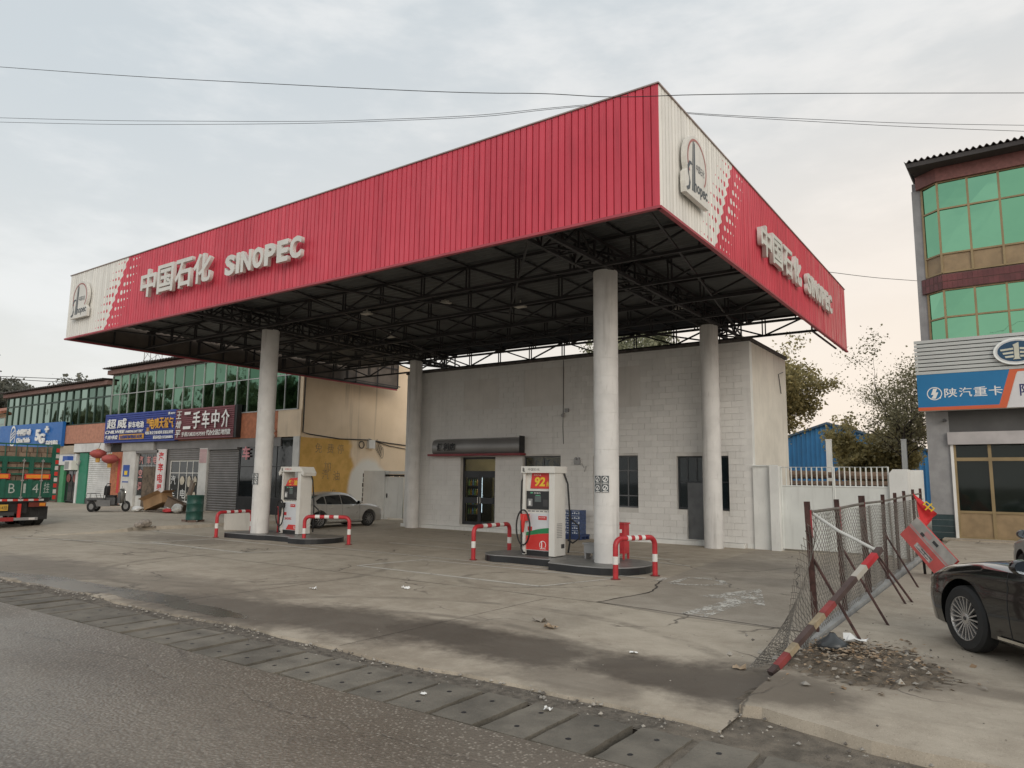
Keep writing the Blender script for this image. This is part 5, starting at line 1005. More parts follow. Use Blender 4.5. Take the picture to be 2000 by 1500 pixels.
# striped beam leaning on the stays
a, c = Vector((2.64, -3.53, .06)), Vector((3.46, -1.86, 1.24)); d = (c-a)
bm_ = thing('striped_beam', 'red and white striped steel beam leaning against the torn end of the fence', 'beam', a)
b = MB(); b.bar(a, c, .07, .055); b.build('beam', mat('brown steel', (.075, .05, .045), .6, var=.3, scale=5), bm_)
upv = (Vector((0, 0, 1))-d.normalized()*d.normalized().z).normalized(); sd_ = d.normalized().cross(upv)
cream = mat('worn cream band', (.33, .265, .175), .6, var=.25, scale=8); creamw = mat('white band', (.48, .45, .39), .5, var=.12); dred = mat('faded red band', (.25, .05, .048), .55, var=.2, scale=7)
for f0, f1, m in ((.84, .945, redpaint), (.74, .838, creamw), (.44, .535, dred), (.345, .438, cream), (.14, .21, cream), (.05, .138, dred)): b = MB(); b.bar(a+d*f0, a+d*f1, .0735, .0585); b.build('painted_band', m, bm_)
# fallen sign board
bd0 = thing('fallen_sign_board', 'red and white sign board lying tilted against the fence', 'sign board', (3.1, 6, .1))
Aa, Bc, Dd = Vector((2.66, 6.26, .93)), Vector((3.38, 5.59, .14)), Vector((3.01, 6.19, 1.31)); ux = (Bc-Aa).normalized(); Lx = (Bc-Aa).length; vy = (Dd-Aa); vy -= ux*vy.dot(ux); Ly = vy.length; vy.normalize(); nn = ux.cross(vy)
MBd = Matrix.Identity(4)
for i in range(3): MBd[i][0], MBd[i][1], MBd[i][2] = ux[i], vy[i], nn[i]
MBd.translation = Aa
def bq(name, x0, x1, y0, y1, z, m, p=None): b = MB(); b.box(x0*Lx, x1*Lx, y0*Ly, y1*Ly, z, z+.003); return b.build(name, m, p or bd0, MBd)
sgn = 1 if nn.dot(Vector((4.8, -11, 2))-Aa) > 0 else -1; zf0 = .0 if sgn > 0 else -.003
b = MB(); b.box(0, Lx, 0, Ly, -.06 if sgn > 0 else 0, 0 if sgn > 0 else .06); b.build('panel', mat('board red edge', (.55, .04, .04), .5), bd0, MBd)
q = lambda k: (.002*k if sgn > 0 else -.002*k-.003)
bq('red_field', .0, 1, .0, .52, q(1), mat('faded pinkish red', (.58, .11, .10), .5, var=.12, scale=3)); bq('white_field', 0, 1, .52, 1, q(1), mat('dirty board white', (.42, .40, .37), .6, var=.2, scale=3)); bq('pink_stripe', 0, 1, .56, .62, q(2), mat('pink stripe', (.5, .26, .25), .5))
bq('torn_patch', .32, .72, .12, .32, q(2), mat('torn patch', (.45, .42, .40), .7, var=.5, scale=14)); bq('dark_tear', .36, .66, .16, .18, q(3), black); bq('dark_tear', .45, .7, .25, .275, q(3), black); bq('pink_block', .3, .45, .72, .9, q(2), mat('pink stripe', (.5, .26, .25), .5)); bq('print_block', .25, .33, .62, .74, q(3), darkgrey); bq('print_block', .5, .62, .75, .86, q(3), darkgrey)
for f in (.25, .6): b = MB(); b.bar(MBd @ Vector((Lx*f, Ly*.5, -.1*sgn)), Vector((2.95+f*.4, 6.6, .1)), .05); b.build('support_leg', black, bd0)
# flag on a fence post
fl = MB(); rows = []
P0, P1, P2 = Vector((2.49, 10.5, 1.76)), Vector((2.97, 10.9, 1.25)), Vector((2.66, 10.75, .83))
for i in range(11):
    u = i/10; top = P0.lerp(P1, u); bot = P0.lerp(P2, min(1, u*1.15)) if u < .87 else P2.lerp(P1, (u-.87)/.13*.55); rows.append([top.lerp(bot, j/8)+Vector((.02*math.sin(u*7+j*.9)*u, .08*math.sin(u*5+j*1.0)*u, -.02*math.sin(j/8*3.14))) for j in range(9)])
fl.grid(rows); ft = thing('red_flag', 'red flag with yellow character drooping over the fence', 'flag', P0); fl.build('cloth', mat('flag red', (.55, .025, .03), .7, var=.12, scale=5), ft, smooth='all'); text('中', .3, yellowp, ft, frame(P0.lerp(P1, .32)+Vector((.0, -.07, -.17)), (P1-P0), Vector((.52, .1, .55))), .01, .01, fit=.3, tall=.24, name='flag_letter')
b = MB(); b.tube([(2.5, 10.55, 0), (2.49, 10.52, 1.8)], .016, 6); b.build('staff', rust, ft)
# bag, litter heap
b = MB(); bmr = random.Random(4); rows = []
for i in range(8):
    t_ = i/7; r_ = .17*math.sin(math.pi*(.12+.8*t_))*(1 if t_ < .75 else .6); rows.append([(3.02+r_*math.cos(a)*(1+bmr.uniform(-.2, .2)), -2.45+r_*math.sin(a)*(1+bmr.uniform(-.2, .2)), .06+.28*t_) for a in np.linspace(0, 2*math.pi, 13)[:-1]])
b.grid(rows, closed=True); tag(b.build('rubbish_bag', mat('grey plastic bag', (.05, .055, .058), .3, var=.3), None, smooth='all'), 'dark crumpled plastic bag at the foot of the striped beam', 'bag')
soilpile = mat('leaf litter soil', (.135, .11, .083), .95, var=.4, scale=9, bump=1, bscale=40)
b = MB(); rows = []
for i in range(46):
    row_ = []
    for j in range(60):
        x = 1.9+2.7*i/45; y = -5.0+4.0*j/59; d_ = math.hypot((x-3.25)/.85, (y+2.6+.25*(x-3.2))/.95); d2 = math.hypot((x-2.75)/.3, (y+4.15)/.6); zz = .094+.10*(1-d_)*(1 if d_ > 1 else (1-d_)**-.15)+random.uniform(-.03, .03)*(1 if d_ > .7 else .5); zz -= .1 if x < 2.69 else 0; zz2 = -.04+.1*(1-d2)+random.uniform(-.02, .02); row_.append((x, y, max(zz, zz2)))
    rows.append(row_)
b.grid(rows); struct('litter_mound', b, soilpile)
lf = MB()
for k in range(1700):
    r_ = abs(random.gauss(0, .5)); a = random.uniform(0, 6.28); x = 3.2+r_*1.0*math.cos(a); y = -2.55+r_*1.25*math.sin(a)-.2*(x-3.2)
    if x < 2.72 or y < -4.1: continue
    d_ = math.hypot((x-3.25)/.95, (y+2.6+.25*(x-3.2))/1.15); z = max(.104, .094+.10*(1-d_)*(1 if d_ > 1 else (1-d_)**-.15)+.012)+random.uniform(0, .025); s = random.choice((.008, .01, .012, .015, .018, .022, .03, .042)); q_ = random.uniform(0, 6.28); e1 = Vector((math.cos(q_), math.sin(q_), random.uniform(-.2, .2)))*s; e2 = Vector((-math.sin(q_), math.cos(q_), random.uniform(-.4, .4)))*s*random.uniform(.3, .7); c_ = Vector((x, y, z))
    lf.add([c_-e1, c_+e2+Vector((0, 0, s*.3)), c_+e1, c_-e2], [(0, 1, 2, 3)], random.randrange(4))
lf.build('dead_leaves', [mat('leaf brown', (.28, .19, .115), .9), mat('leaf tan', (.34, .26, .18), .9), mat('leaf dark', (.13, .10, .07), .9), mat('leaf grey', (.28, .25, .21), .9)], None, fix=False); tag(bpy.data.objects['dead_leaves'], 'brown dead leaves heaped at the end of the fence', 'leaves', kind='stuff')
# pebbles: along the verge, on the heap, sprinkled about
ph = [(1, 0, 0), (-1, 0, 0), (0, 1, 0), (0, -1, 0), (0, 0, .7), (0, 0, -.5)]; pf = [(0, 2, 4), (2, 1, 4), (1, 3, 4), (3, 0, 4), (2, 0, 5), (1, 2, 5), (3, 1, 5), (0, 3, 5)]
pb = MB()
def pebble(x, y, z, s):
    q_ = random.uniform(0, 6.28); c_, s_ = math.cos(q_), math.sin(q_); k = [random.uniform(.6, 1.3) for _ in range(6)]
    pb.add([(x+(v[0]*c_-v[1]*s_)*s*k[i], y+(v[0]*s_+v[1]*c_)*s*k[i], z+v[2]*s*k[i]) for i, v in enumerate(ph)], pf, random.randrange(3))
for k in range(900): x = random.uniform(-16, 2.8); pebble(x, -5.33+random.gauss(0, .11), -.012, random.choice((.006, .008, .012, .012, .018, .026)))
for k in range(240): x = random.uniform(2.3, 5.5); pebble(x, random.uniform(-5.3, -4.4)-.1*(x-2.5), -.012 if x < 2.7 else -.005, random.choice((.005, .007, .01, .014, .022)))
for k in range(260): r_ = abs(random.gauss(0, .5)); a = random.uniform(0, 6.28); pebble(3.2+r_*math.cos(a), -2.8+1.2*r_*math.sin(a), .12, random.choice((.006, .008, .012, .018, .03, .05)))
for k in range(220): x, y = random.uniform(-14, 2.5), random.uniform(-5, 2); pebble(x, y, .003, random.choice((.005, .007, .01)))
for k in range(160): x, y = random.uniform(2.8, 6), random.uniform(-4.8, 5); pebble(x, y, .103, random.choice((.005, .008, .014)))
for k in range(300): pebble(random.uniform(-12, 4), random.uniform(-7.6, -6.5), -.028, random.choice((.004, .006, .009)))
pb.build('loose_gravel', [mat('grey pebble', (.30, .28, .25), .9), mat('pale pebble', (.37, .34, .295), .9), mat('dark pebble', (.13, .115, .10), .9)], None, fix=False); tag(bpy.data.objects['loose_gravel'], 'loose gravel and grit along the verge and slabs', 'gravel', kind='stuff')
def scrap(name, x, y, s, m, label, cat, z=.006):
    b = MB(); r_ = random.Random(hash((x, y)) & 255); rows = [[(x+s*(i/4-.5)+r_.uniform(-.1, .1)*s, y+s*.7*(j/4-.5)+r_.uniform(-.1, .1)*s, z+abs(r_.gauss(0, .16))*s) for i in range(5)] for j in range(5)]; b.grid(rows); tag(b.build(name, m, None), label, cat)
scrap('fallen_leaf', -.48, -2.77, .17, MATS['leaf tan'], 'curled brown leaf on the open concrete', 'leaf'); scrap('paper_scrap', -.83, -2.45, .2, MATS['leaf grey'], 'flat grey paper scrap behind the curled brown leaf', 'litter'); scrap('paper_scrap', -5.6, -2.55, .13, whitep, 'white paper scrap left of the open concrete, before the petrol pump bay', 'litter'); scrap('paper_scrap', -4.4, -1.45, .15, whitep, 'white paper scrap nearest the painted bay line', 'litter'); scrap('paper_scrap', 1.04, -3.37, .09, whitep, 'tiny white scrap standing on the dark stain', 'litter'); scrap('fallen_leaf', 2.25, -3.3, .12, MATS['leaf tan'], 'pale leaf beside the foot of the striped beam', 'leaf'); scrap('plastic_sheet', 3.12, -1.75, .3, whitep, 'white plastic scrap at the foot of the first fence stay', 'litter', .11)
scrap('paper_scrap', 1.35, -5.72, .07, whitep, 'white scrap lying on the nearest drain slabs', 'litter'); scrap('paper_scrap', .2, -6.05, .06, whitep, 'white scrap on a drain slab, left of the other one', 'litter')
# ================================================================ vehicles
def pchip(xs, ys):
    xs, ys = np.array(xs, float), np.array(ys, float); h = np.diff(xs); d = np.diff(ys)/h; m = np.zeros(len(xs)); m[0], m[-1] = d[0], d[-1]
    for i in range(1, len(xs)-1): m[i] = 0 if d[i-1]*d[i] <= 0 else 2*d[i-1]*d[i]/(d[i-1]+d[i])
    def f(x):
        i = int(min(max(np.searchsorted(xs, x)-1, 0), len(h)-1)); t = min(max((x-xs[i])/h[i], 0), 1)
        return (1+2*t)*(1-t)**2*ys[i]+t*(1-t)**2*h[i]*m[i]+t*t*(3-2*t)*ys[i+1]+t*t*(t-1)*h[i]*m[i+1]
    return f
def wheel(t, x, y, r, side, w=.22, spokes=10, rim_m=None):
    "side +1 = left"
    yo = y; tm = MB(); pr = [(r*.66, -.5), (r*.9, -.5), (r*.985, -.36), (r, -.1), (r, .1), (r*.985, .36), (r*.9, .5), (r*.66, .5)]
    tm.lathe([(a, yo-side*.0+b*w) for a, b in pr], (x, 0, r), 36, 'y', cap=False); wo = tm.build('wheel', mat('tyre', (.022, .022, .022), .8, var=.2), t, smooth=True)
    f = yo+side*w*.42; m = MB(); m.lathe([(r*.67, yo-w*.4*side), (r*.67, f), (r*.70, f+side*.015), (r*.64, f+side*.012), (r*.6, f-side*.03), (r*.6, yo-w*.35*side)], (x, 0, r), 36, 'y', cap=False)
    for k in range(spokes):
        a = 2*math.pi*k/spokes; dv = Vector((math.cos(a), 0, math.sin(a))); m.bar(Vector((x, f-side*.025, r))+dv*r*.1, Vector((x, f-side*.005, r))+dv*r*.64, r*.065*(10/spokes)**.6, .03, up=(0, 1, 0))
    m.lathe([(r*.15, f-side*.04), (r*.15, f-side*.005), (r*.1, f)], (x, 0, r), 18, 'y'); m.build('rim', rim_m or mat('alloy rim', (.42, .42, .42), .35, metal=.8), wo, smooth=True)
    m = MB(); m.lathe([(r*.58, f-side*.09), (r*.58, f-side*.08)], (x, 0, r), 24, 'y'); m.build('brake_disc', mat('brake dark', (.03, .03, .03), .6), wo); m = MB(); m.lathe([(r*.06, f), (r*.06, f+side*.006)], (x, 0, r), 12, 'y'); m.build('hub_cap', darkgrey, wo)
def sedan(name, label, M, paint, L=4.7, hw=.91, roof=1.47, belt=.92, wr=.325, fa=1.42, ra=-1.38, spokes=10, rim=None, trim=chrome, glassm=None, cab=0):
    s = L/4.7; wd = hw/.91; bz = belt/.92
    t = thing(name, label, 'car', local=True); t.matrix_basis = M; WM[t.name] = M
    xk = [x*s for x in (-2.35, -2.28, -2.05, -1.5, -.8, 0, .8, 1.25, 1.7, 2.0, 2.2, 2.32, 2.35)]
    F = lambda *v: pchip(xk, v)
    deck = F(*[z*bz for z in (.78, .93, 1.02, 1.03, 1.0, .99, .99, .985, .93, .87, .80, .70, .60)]); shz = F(*[z*bz for z in (.74, .86, .93, .95, .935, .925, .915, .905, .865, .80, .73, .64, .56)])
    shw = F(*[v*wd for v in (.52, .68, .78, .845, .865, .87, .868, .855, .82, .77, .69, .57, .44)]); mxw = F(*[v*wd for v in (.58, .76, .86, .9, .908, .91, .91, .91, .9, .87, .79, .65, .5)]); sil = F(.34, .30, .25, .2, .185, .185, .185, .19, .195, .2, .21, .24, .3)
    def sect(x):
        w, sw, z0, z1, zd = mxw(x), shw(x), sil(x), shz(x), deck(x); h = z1-z0
        half = [(w*.5, z0), (w*.88, z0+.005), (w*.955, z0+.05), (w*.985, z0+h*.3), (w, z0+h*.52), (w*.995, z0+h*.68), (w*.975, z0+h*.80), (w*.985, z0+h*.86), (w*.97, z0+h*.93), (sw, z1), (sw*.93, z1+(zd-z1)*.45), (sw*.7, z1+(zd-z1)*.78), (sw*.35, z1+(zd-z1)*.96)]
        return [(x, -a, b) for a, b in half[::-1]][::-1][::-1]+[(x, a, b) for a, b in half][::-1][::-1] if False else [(x, a, b) for a, b in half]+[(x, 0, zd)]+[(x, -a, b) for a, b in half[::-1]]
    st = np.concatenate([np.linspace(xk[0], -2.05*s, 8), np.linspace(-2.05*s, 2.0*s, 44)[1:], np.linspace(2.0*s, xk[-1], 10)[1:]])
    b = MB(); rows = [sect(x) for x in st]; b.grid(rows, closed=True); n = len(rows[0]); b.f += [tuple(range(n))[::-1], tuple(range((len(rows)-1)*n, len(rows)*n))]; b.mi += [0, 0]
    o = bpy.data.objects.new('tmp', b.mesh('tmp', paint, 'all')); COL.objects.link(o); cut = MB()
    for x in (fa, ra): cut.lathe([(wr+.065, -1.3), (wr+.065, -.52), ], (x, 0, wr+.01), 40, 'y'); cut.lathe([(wr+.065, .52), (wr+.065, 1.3)], (x, 0, wr+.01), 40, 'y')
    co = bpy.data.objects.new('cut', cut.mesh('cut', black)); COL.objects.link(co); md = o.modifiers.new('b', 'BOOLEAN'); md.object = co; md.operation = 'DIFFERENCE'; md.solver = 'EXACT'
    dg = bpy.context.evaluated_depsgraph_get(); me = bpy.data.meshes.new_from_object(o.evaluated_get(dg)); bpy.data.objects.remove(o); bpy.data.objects.remove(co)
    if len(me.materials) < 2: me.materials.append(black)
    me.polygons.foreach_set('use_smooth', [True]*len(me.polygons))
    try: me.set_sharp_from_angle(angle=R(32))
    except Exception: pass
    body = reg(bpy.data.objects.new('body', me), Matrix.Identity(4), t)
    gk = [x*s+cab for x in (-1.98, -1.62, -1.1, -.65, -.2, .15, .48, 1.02)]; rz = pchip(gk, [roof*v for v in (.685, .82, .945, .99, 1.0, .985, .92, .645)]); gw_ = pchip(gk, [v*wd for v in (.72, .655, .62, .615, .615, .615, .63, .74)]); bw_ = pchip(gk, [v*wd for v in (.76, .82, .85, .862, .865, .865, .862, .80)])
    def G(x, v):                                   # v 0 belt .. 1 cant rail
        zb_ = shz(x)-.03; zt_ = rz(x)-.07*(rz(x)-zb_)/.5; return Vector((x, bw_(x)*.985*(1-v)+gw_(x)*v-.02*math.sin(v*3.14)*-1, zb_*(1-v)+zt_*v))
    b = MB(); rows = []
    for x in np.linspace(gk[0], gk[-1], 40):
        h_ = [G(x, v) for v in (0, .25, .5, .75, 1)]; w1 = gw_(x); h_ += [Vector((x, w1*.9, rz(x)-.028)), Vector((x, w1*.6, rz(x)-.008))]; rows.append(h_+[Vector((x, 0, rz(x)))]+[Vector((p.x, -p.y, p.z)) for p in h_[::-1]])
    b.grid(rows); b.build('roof_shell', paint, t, smooth='all')
    gm_ = glassm or mat('car glass', (.01, .012, .013), .04, spec=.9)
    for sd in (1, -1):
        for k, (xa, xb) in enumerate(((-1.5*s+cab, -1.05*s+cab), (-1.01*s+cab, -.2*s+cab), (-.16*s+cab, .82*s+cab))):
            w = MB(); rr = []
            for x in np.linspace(xa, xb, 12):
                top = .88 if rz(x) > roof*.93 else max(.12, .88*(rz(x)-shz(x)-.04)/(roof*.93-shz(x)-.04)); col_ = []
                for v in np.linspace(.09, top, 6): p = G(x, v); col_.append((p.x, sd*(p.y+.008), p.z))
                rr.append(col_)
            w.grid(rr); w.build('side_window', gm_, t, smooth='all')
        tr = MB(); tr.tube([(x, sd*(G(x, .05).y+.012), G(x, .05).z) for x in np.linspace(-1.6*s+cab, .86*s+cab, 16)], .011, 5); tr.build('belt_trim', trim, t)
        m = MB(); m.lathe([(.02, -.05), (.07, -.045), (.085, 0), (.07, .045), (.03, .06)], (0.0, 0, 0), 14, 'x'); mo = m.build('mirror', paint, t, T((.66*s+cab, sd*(hw+.10), belt+.09)) @ Matrix.Diagonal((1, 1.35, .95, 1)), smooth=True)
        m = MB(); m.lathe([(.07, -.0505), (.0701, -.052)], (0, 0, 0), 14, 'x'); m.build('mirror_glass', mat('mirror glass', (.3, .34, .38), .05, metal=1, var=.02), mo, T((.66*s+cab, sd*(hw+.10), belt+.09)) @ Matrix.Diagonal((1, 1.35, .95, 1))); m = MB(); m.bar((.66*s+cab, sd*(hw-.06), belt+.03), (.66*s+cab, sd*(hw+.06), belt+.07), .05); m.build('mirror_arm', black, mo)
        for hx in (-.85*s, .05*s): m = MB(); m.bar((hx-.1, sd*(mxw(hx)+.012), shz(hx)-.13), (hx+.1, sd*(mxw(hx)+.012), shz(hx)-.12), .03, .028); m.build('door_handle', trim, t)
        m = MB(); m.bar((-.95*s, sd*(hw*.98), .27), (.98*s, sd*(hw*.98), .27), .016, .03); m.build('sill_trim', trim, t)
        for hx in (-1.03*s, -.18*s, .8*s):
            m = MB(); m.tube([(p[0], sd*(abs(p[1])+.002), p[2]) for p in sect(hx)[2:10]], .004, 4); m.build('door_gap', black, t)
        m = MB(); rr = [[(x, sd*(shw(x)*(1-.02*j)+.012*(1-j*.3)), shz(x)-.02-.085*j) for j in (0, .5, 1)] for x in np.linspace(1.82*s, 2.22*s, 8)]; m.grid(rr); m.build('headlight', mat('headlight lens', (.35, .36, .36), .1, spec=.8), t, smooth='all')
        m = MB(); rr = [[(x, sd*(shw(x)+.012), shz(x)-.02-.1*j) for j in (0, .5, 1)] for x in np.linspace(-2.24*s, -2.0*s, 6)]; m.grid(rr); m.build('tail_light', redpaint, t, smooth='all')
        for x in (fa, ra): wheel(t, x, sd*(hw-.125), wr, sd, .22, spokes, rim)
    for nm, xa, xb in (('windscreen', .46*s+cab, .96*s+cab), ('rear_window', -1.84*s+cab, -1.25*s+cab)):
        w = MB(); rr = []
        for x in np.linspace(xa, xb, 8): rr.append([(x, gw_(x)*.9*k, rz(x)+.008-.02*k*k) for k in np.linspace(-1, 1, 9)])
        w.grid(rr); w.build(nm, gm_, t, smooth='all')
    m = MB(); m.box(-1.9*s, 1.9*s, -.6, .6, .16, .24); m.build('underbody', black, t)
    return t
silver = mat('silver car paint', (.50, .49, .465), .32, metal=.45, var=.04, coat=.6); blackpaint = mat('black car paint', (.010, .010, .010), .16, var=.1, coat=1.0); plum = mat('plum grey car paint', (.085, .07, .072), .3, metal=.4, coat=.6)
sedan('parked_sedan', 'silver sedan parked behind the diesel pump, facing the store', T((-18.55, 9.05, 0)) @ Matrix.Rotation(R(88), 4, 'Z'), silver, 4.35, .85, 1.42, .9, .315, 1.27, -1.27, 10)
hd = Vector((-.60, .80, 0)); ah = math.atan2(hd.y, hd.x)
sedan('parked_sedan', 'shiny black sedan in the right foreground, multi-spoke alloy wheel', T((5.92, -2.06, .1)) @ Matrix.Rotation(ah, 4, 'Z'), blackpaint, 5.15, .94, 1.47, .98, .368, 1.63, -1.45, 20, mat('bright alloy', (.55, .54, .53), .3, metal=.8), cab=-.22)
hd2 = Vector((-.25, .968, 0)); sedan('parked_sedan', 'plum grey car at the right edge, only its door mirror and flank in view', T((5.93, 3.95, .11)) @ Matrix.Rotation(math.atan2(hd2.y, hd2.x), 4, 'Z'), plum, 4.5, .88, 1.5, .95, .33, 1.33, -1.33)
# ---- truck seen from behind
tg = mat('truck green', (.013, .105, .07), .5, var=.15, scale=2, streak=.25); tb = mat('tan load sacks', (.26, .19, .14), .9, var=.3, scale=2.5, bump=.8, bscale=5)
TZ = .1; tk = thing('stake_truck', 'green stake truck seen from behind at the left edge', 'truck', (-29, -.15, 0))
X0 = -25.15; Y0, Y1 = -1.4, 1.12
bx('tail_board', tg, tk, (X0-.06, X0, Y0, Y1, 1.12, 1.75), (X0-.06, X0, Y0, Y1, 2.42, 2.62)); bx('side_board', tg, tk, (X0-8, X0-.06, Y1-.05, Y1, 1.12, 3.0)); bx('side_board', tg, tk, (X0-8, X0-.06, Y0, Y0+.05, 1.12, 3.0)); bx('floor_frame', black, tk, (X0-8, X0-.02, Y0+.1, Y1-.1, .95, 1.12))
for y_ in (Y0+.04, -.55, .32, Y1-.06): bx('rear_post', tg, tk, (X0-.05, X0+.03, y_-.07, y_+.07, 1.12, 3.12 if y_ in (Y0+.04, Y1-.06) else 2.6))
bx('rear_post_side', tg, tk, (X0-.1, X0+.05, Y1-.04, Y1+.1, 1.0, 3.12))
for z_ in (1.98, 2.2): bx('rear_rail', tg, tk, (X0-.04, X0+.0, Y0, Y1, z_-.03, z_+.03))
bx('top_rail', tg, tk, (X0-.05, X0, Y0, Y1, 3.05, 3.1)); bx('load', tb, tk, (X0-7.8, X0-.16, Y0+.1, Y1-.1, 1.12, 2.98))
for k in range(6):
    for r_ in range(6): y_ = Y0+.13+k*.39+(.1 if r_ % 2 else 0); z_ = 1.72+r_*.215; bx('load_bundle', tb, tk, (X0-.17, X0-.10+random.uniform(-.03, .02), y_, min(y_+.36, Y1-.08), z_, z_+.195))
for y_ in np.linspace(Y0+.15, Y1-.3, 7): b = MB(); b.tube([(X0-.02, y_, 2.62), (X0-.02, y_, 3.05)], .018, 5); b.build('stake', tg, tk)
for y_ in (-.9, .05, .68): b = MB(); b.tube([(X0+.045, y_, 1.05), (X0+.045, y_, 2.55)], .016, 6); b.build('lock_rod', mat('dirty steel rod', (.3, .29, .26), .5), tk); bx('rod_clamp', grey, tk, (X0+.02, X0+.06, y_-.05, y_+.05, 1.1, 1.16), (X0+.02, X0+.06, y_-.05, y_+.05, 1.72, 1.77), (X0+.02, X0+.06, y_-.05, y_+.05, 2.44, 2.5))
orf = mat('orange reflector', (.75, .27, .03), .4); redf = mat('red reflector', (.6, .04, .03), .4)
for y0_, y1_ in ((-.05+.16, .98), (-1.25, -.35)): bx('reflector_frame', redf, tk, (X0+.035, X0+.04, y0_, y1_, 1.8, 1.99)); bx('reflector', orf, tk, (X0+.04, X0+.045, y0_+.06, y1_-.06, 1.83, 1.96))
for s, y_ in (('B', -.35), ('1', .12), ('4', .42), ('挂', .8)): text(s, .4, mat('stencil white', (.42, .46, .43), .6, var=.15, scale=12), tk, frame((X0+.008, y_, 1.29), *FY), 0, -.004, fit=.2 if s != '1' else .08, tall=.34 if s != '挂' else .38, name='stencil_letter')
stripe_r, stripe_w = redf, mat('reflective white', (.6, .58, .56), .4)
for k in range(12): bx('marker_tape', (stripe_r, stripe_w)[k % 2], tk, (X0+.0, X0+.012, Y0+.2+k*.17, Y0+.37+k*.17, 1.0, 1.07))
for k in range(9): bx('marker_tape', (stripe_r, stripe_w)[k % 2], tk, (X0+.051, X0+.06, Y1-.02, Y1+.09, 1.05+k*.22, 1.2+k*.22))
bx('chassis', black, tk, (X0-8, X0-.1, -.65, .35, .55, .95)); bx('tail_lamp', mat('dark red lamp', (.16, .03, .02), .4), tk, (X0-.1, X0-.02, .38, .95, .78, .94)); bx('tail_lamp_lens', orf, tk, (X0-.02, X0-.01, .72, .92, .81, .92)); bx('mud_flap', black, tk, (X0-.3, X0-.27, .2, 1.12, .3, .78)); bx('rear_bumper', mat('dull red bumper', (.33, .035, .035), .5), tk, (X0-.05, X0+.02, Y0+.2, -.1, .28, .42)); bx('bumper_bar', grey, tk, (X0-.06, X0+.0, -.1, .7, .3, .4)); bx('bumper_tape', stripe_w, tk, (X0, X0+.01, .4, .6, .31, .39)); bx('bumper_post', redf, tk, (X0-.06, X0-.0, .02, .12, .4, .9)); bx('step_bar', darkgrey, tk, (X0-.08, X0-.02, Y0+.3, -.08, .48, .6))
pl_ = bx('number_plate', mat('yellow plate', (.62, .38, .06), .5), tk, (X0-.02, X0-.01, -.85, -.3, .66, .88)); text('冀B·14挂', .14, blackp, pl_, frame((X0-.006, -.82, .7), *FY), fit=.5, tall=.14)
def tyre(t, x, y, r, w, z0=0, nm='wheel', ax='y', cast=None):
    b = MB(); b.lathe([(r*.55, -w/2), (r*.92, -w/2), (r, -w*.35), (r, w*.35), (r*.92, w/2), (r*.55, w/2)], (0, 0, 0), 26, ax, cap=False); o = b.build(nm, mat('tyre', (.022, .022, .022), .8, var=.2), t, T((x, y, z0+r)), smooth=True); b = MB(); b.lathe([(r*.56, -w*.3), (r*.5, -w*.2), (r*.2, -w*.28), (r*.1, -w*.35)], (0, 0, 0), 18, ax); b.lathe([(r*.56, w*.3), (r*.5, w*.2), (r*.2, w*.28), (r*.1, w*.35)], (0, 0, 0), 18, ax); b.build('hub', cast or grey, o, T((x, y, z0+r)), smooth=True)
for x_ in (X0-.75, X0-2.1):
    for y_ in (.93, .60, -.9, -1.23): tyre(tk, x_, y_, .5, .28, .06)
# ---- cargo tricycle
tcm = mat('grey tricycle metal', (.10, .10, .102), .5, var=.2); tr3 = thing('cargo_tricycle', 'small grey electric cargo tricycle parked before the white shutter', 'tricycle', (-33.6, 7.2, .12), math.atan2(1.1, .92), local=True)
tr3.scale = (.74, .85, 1.0)
# local: +x forward
bxl = lambda nm, m, *q: bx(nm, m, tr3, *q)
bxl('cargo_bed', tcm, (-1.25, .0, -.45, .45, .42, .46), (-1.25, -1.21, -.45, .45, .46, .68), (-1.25, 0, .42, .45, .46, .68), (-1.25, 0, -.45, -.42, .46, .68), (-.03, 0, -.45, .45, .46, .7)); bxl('bed_skirt', mat('worn grey skirt', (.2, .2, .2), .6, var=.2), (-1.1, .35, -.47, -.45, .28, .60))
b = MB(); b.tube([(-1.2, -.4, .68), (-1.15, -.4, .92), (-.6, -.4, .92), (-.5, -.4, .68)], .015, 5); b.tube([(-1.2, .4, .68), (-1.15, .4, .92), (-.6, .4, .92), (-.5, .4, .68)], .015, 5); b.build('bed_rail', black, tr3)
b = MB(); b.tube([(-.1, -.42, .5), (-.08, -.42, 1.2), (.05, -.36, 1.42), (.05, .36, 1.42), (-.08, .42, 1.2), (-.1, .42, .5)], .022, 6); b.build('seat_hoop', black, tr3); bxl('seat', black, (-.05, .55, -.3, .3, .72, .84), (-.1, .06, -.36, .36, .84, 1.3)); bxl('badge_plate', mat('badge tan', (.3, .22, .12), .6), (.02, .03, -.1, .12, .98, 1.12)); bxl('seat_box', tcm, (-.05, .6, -.36, .36, .36, .72))
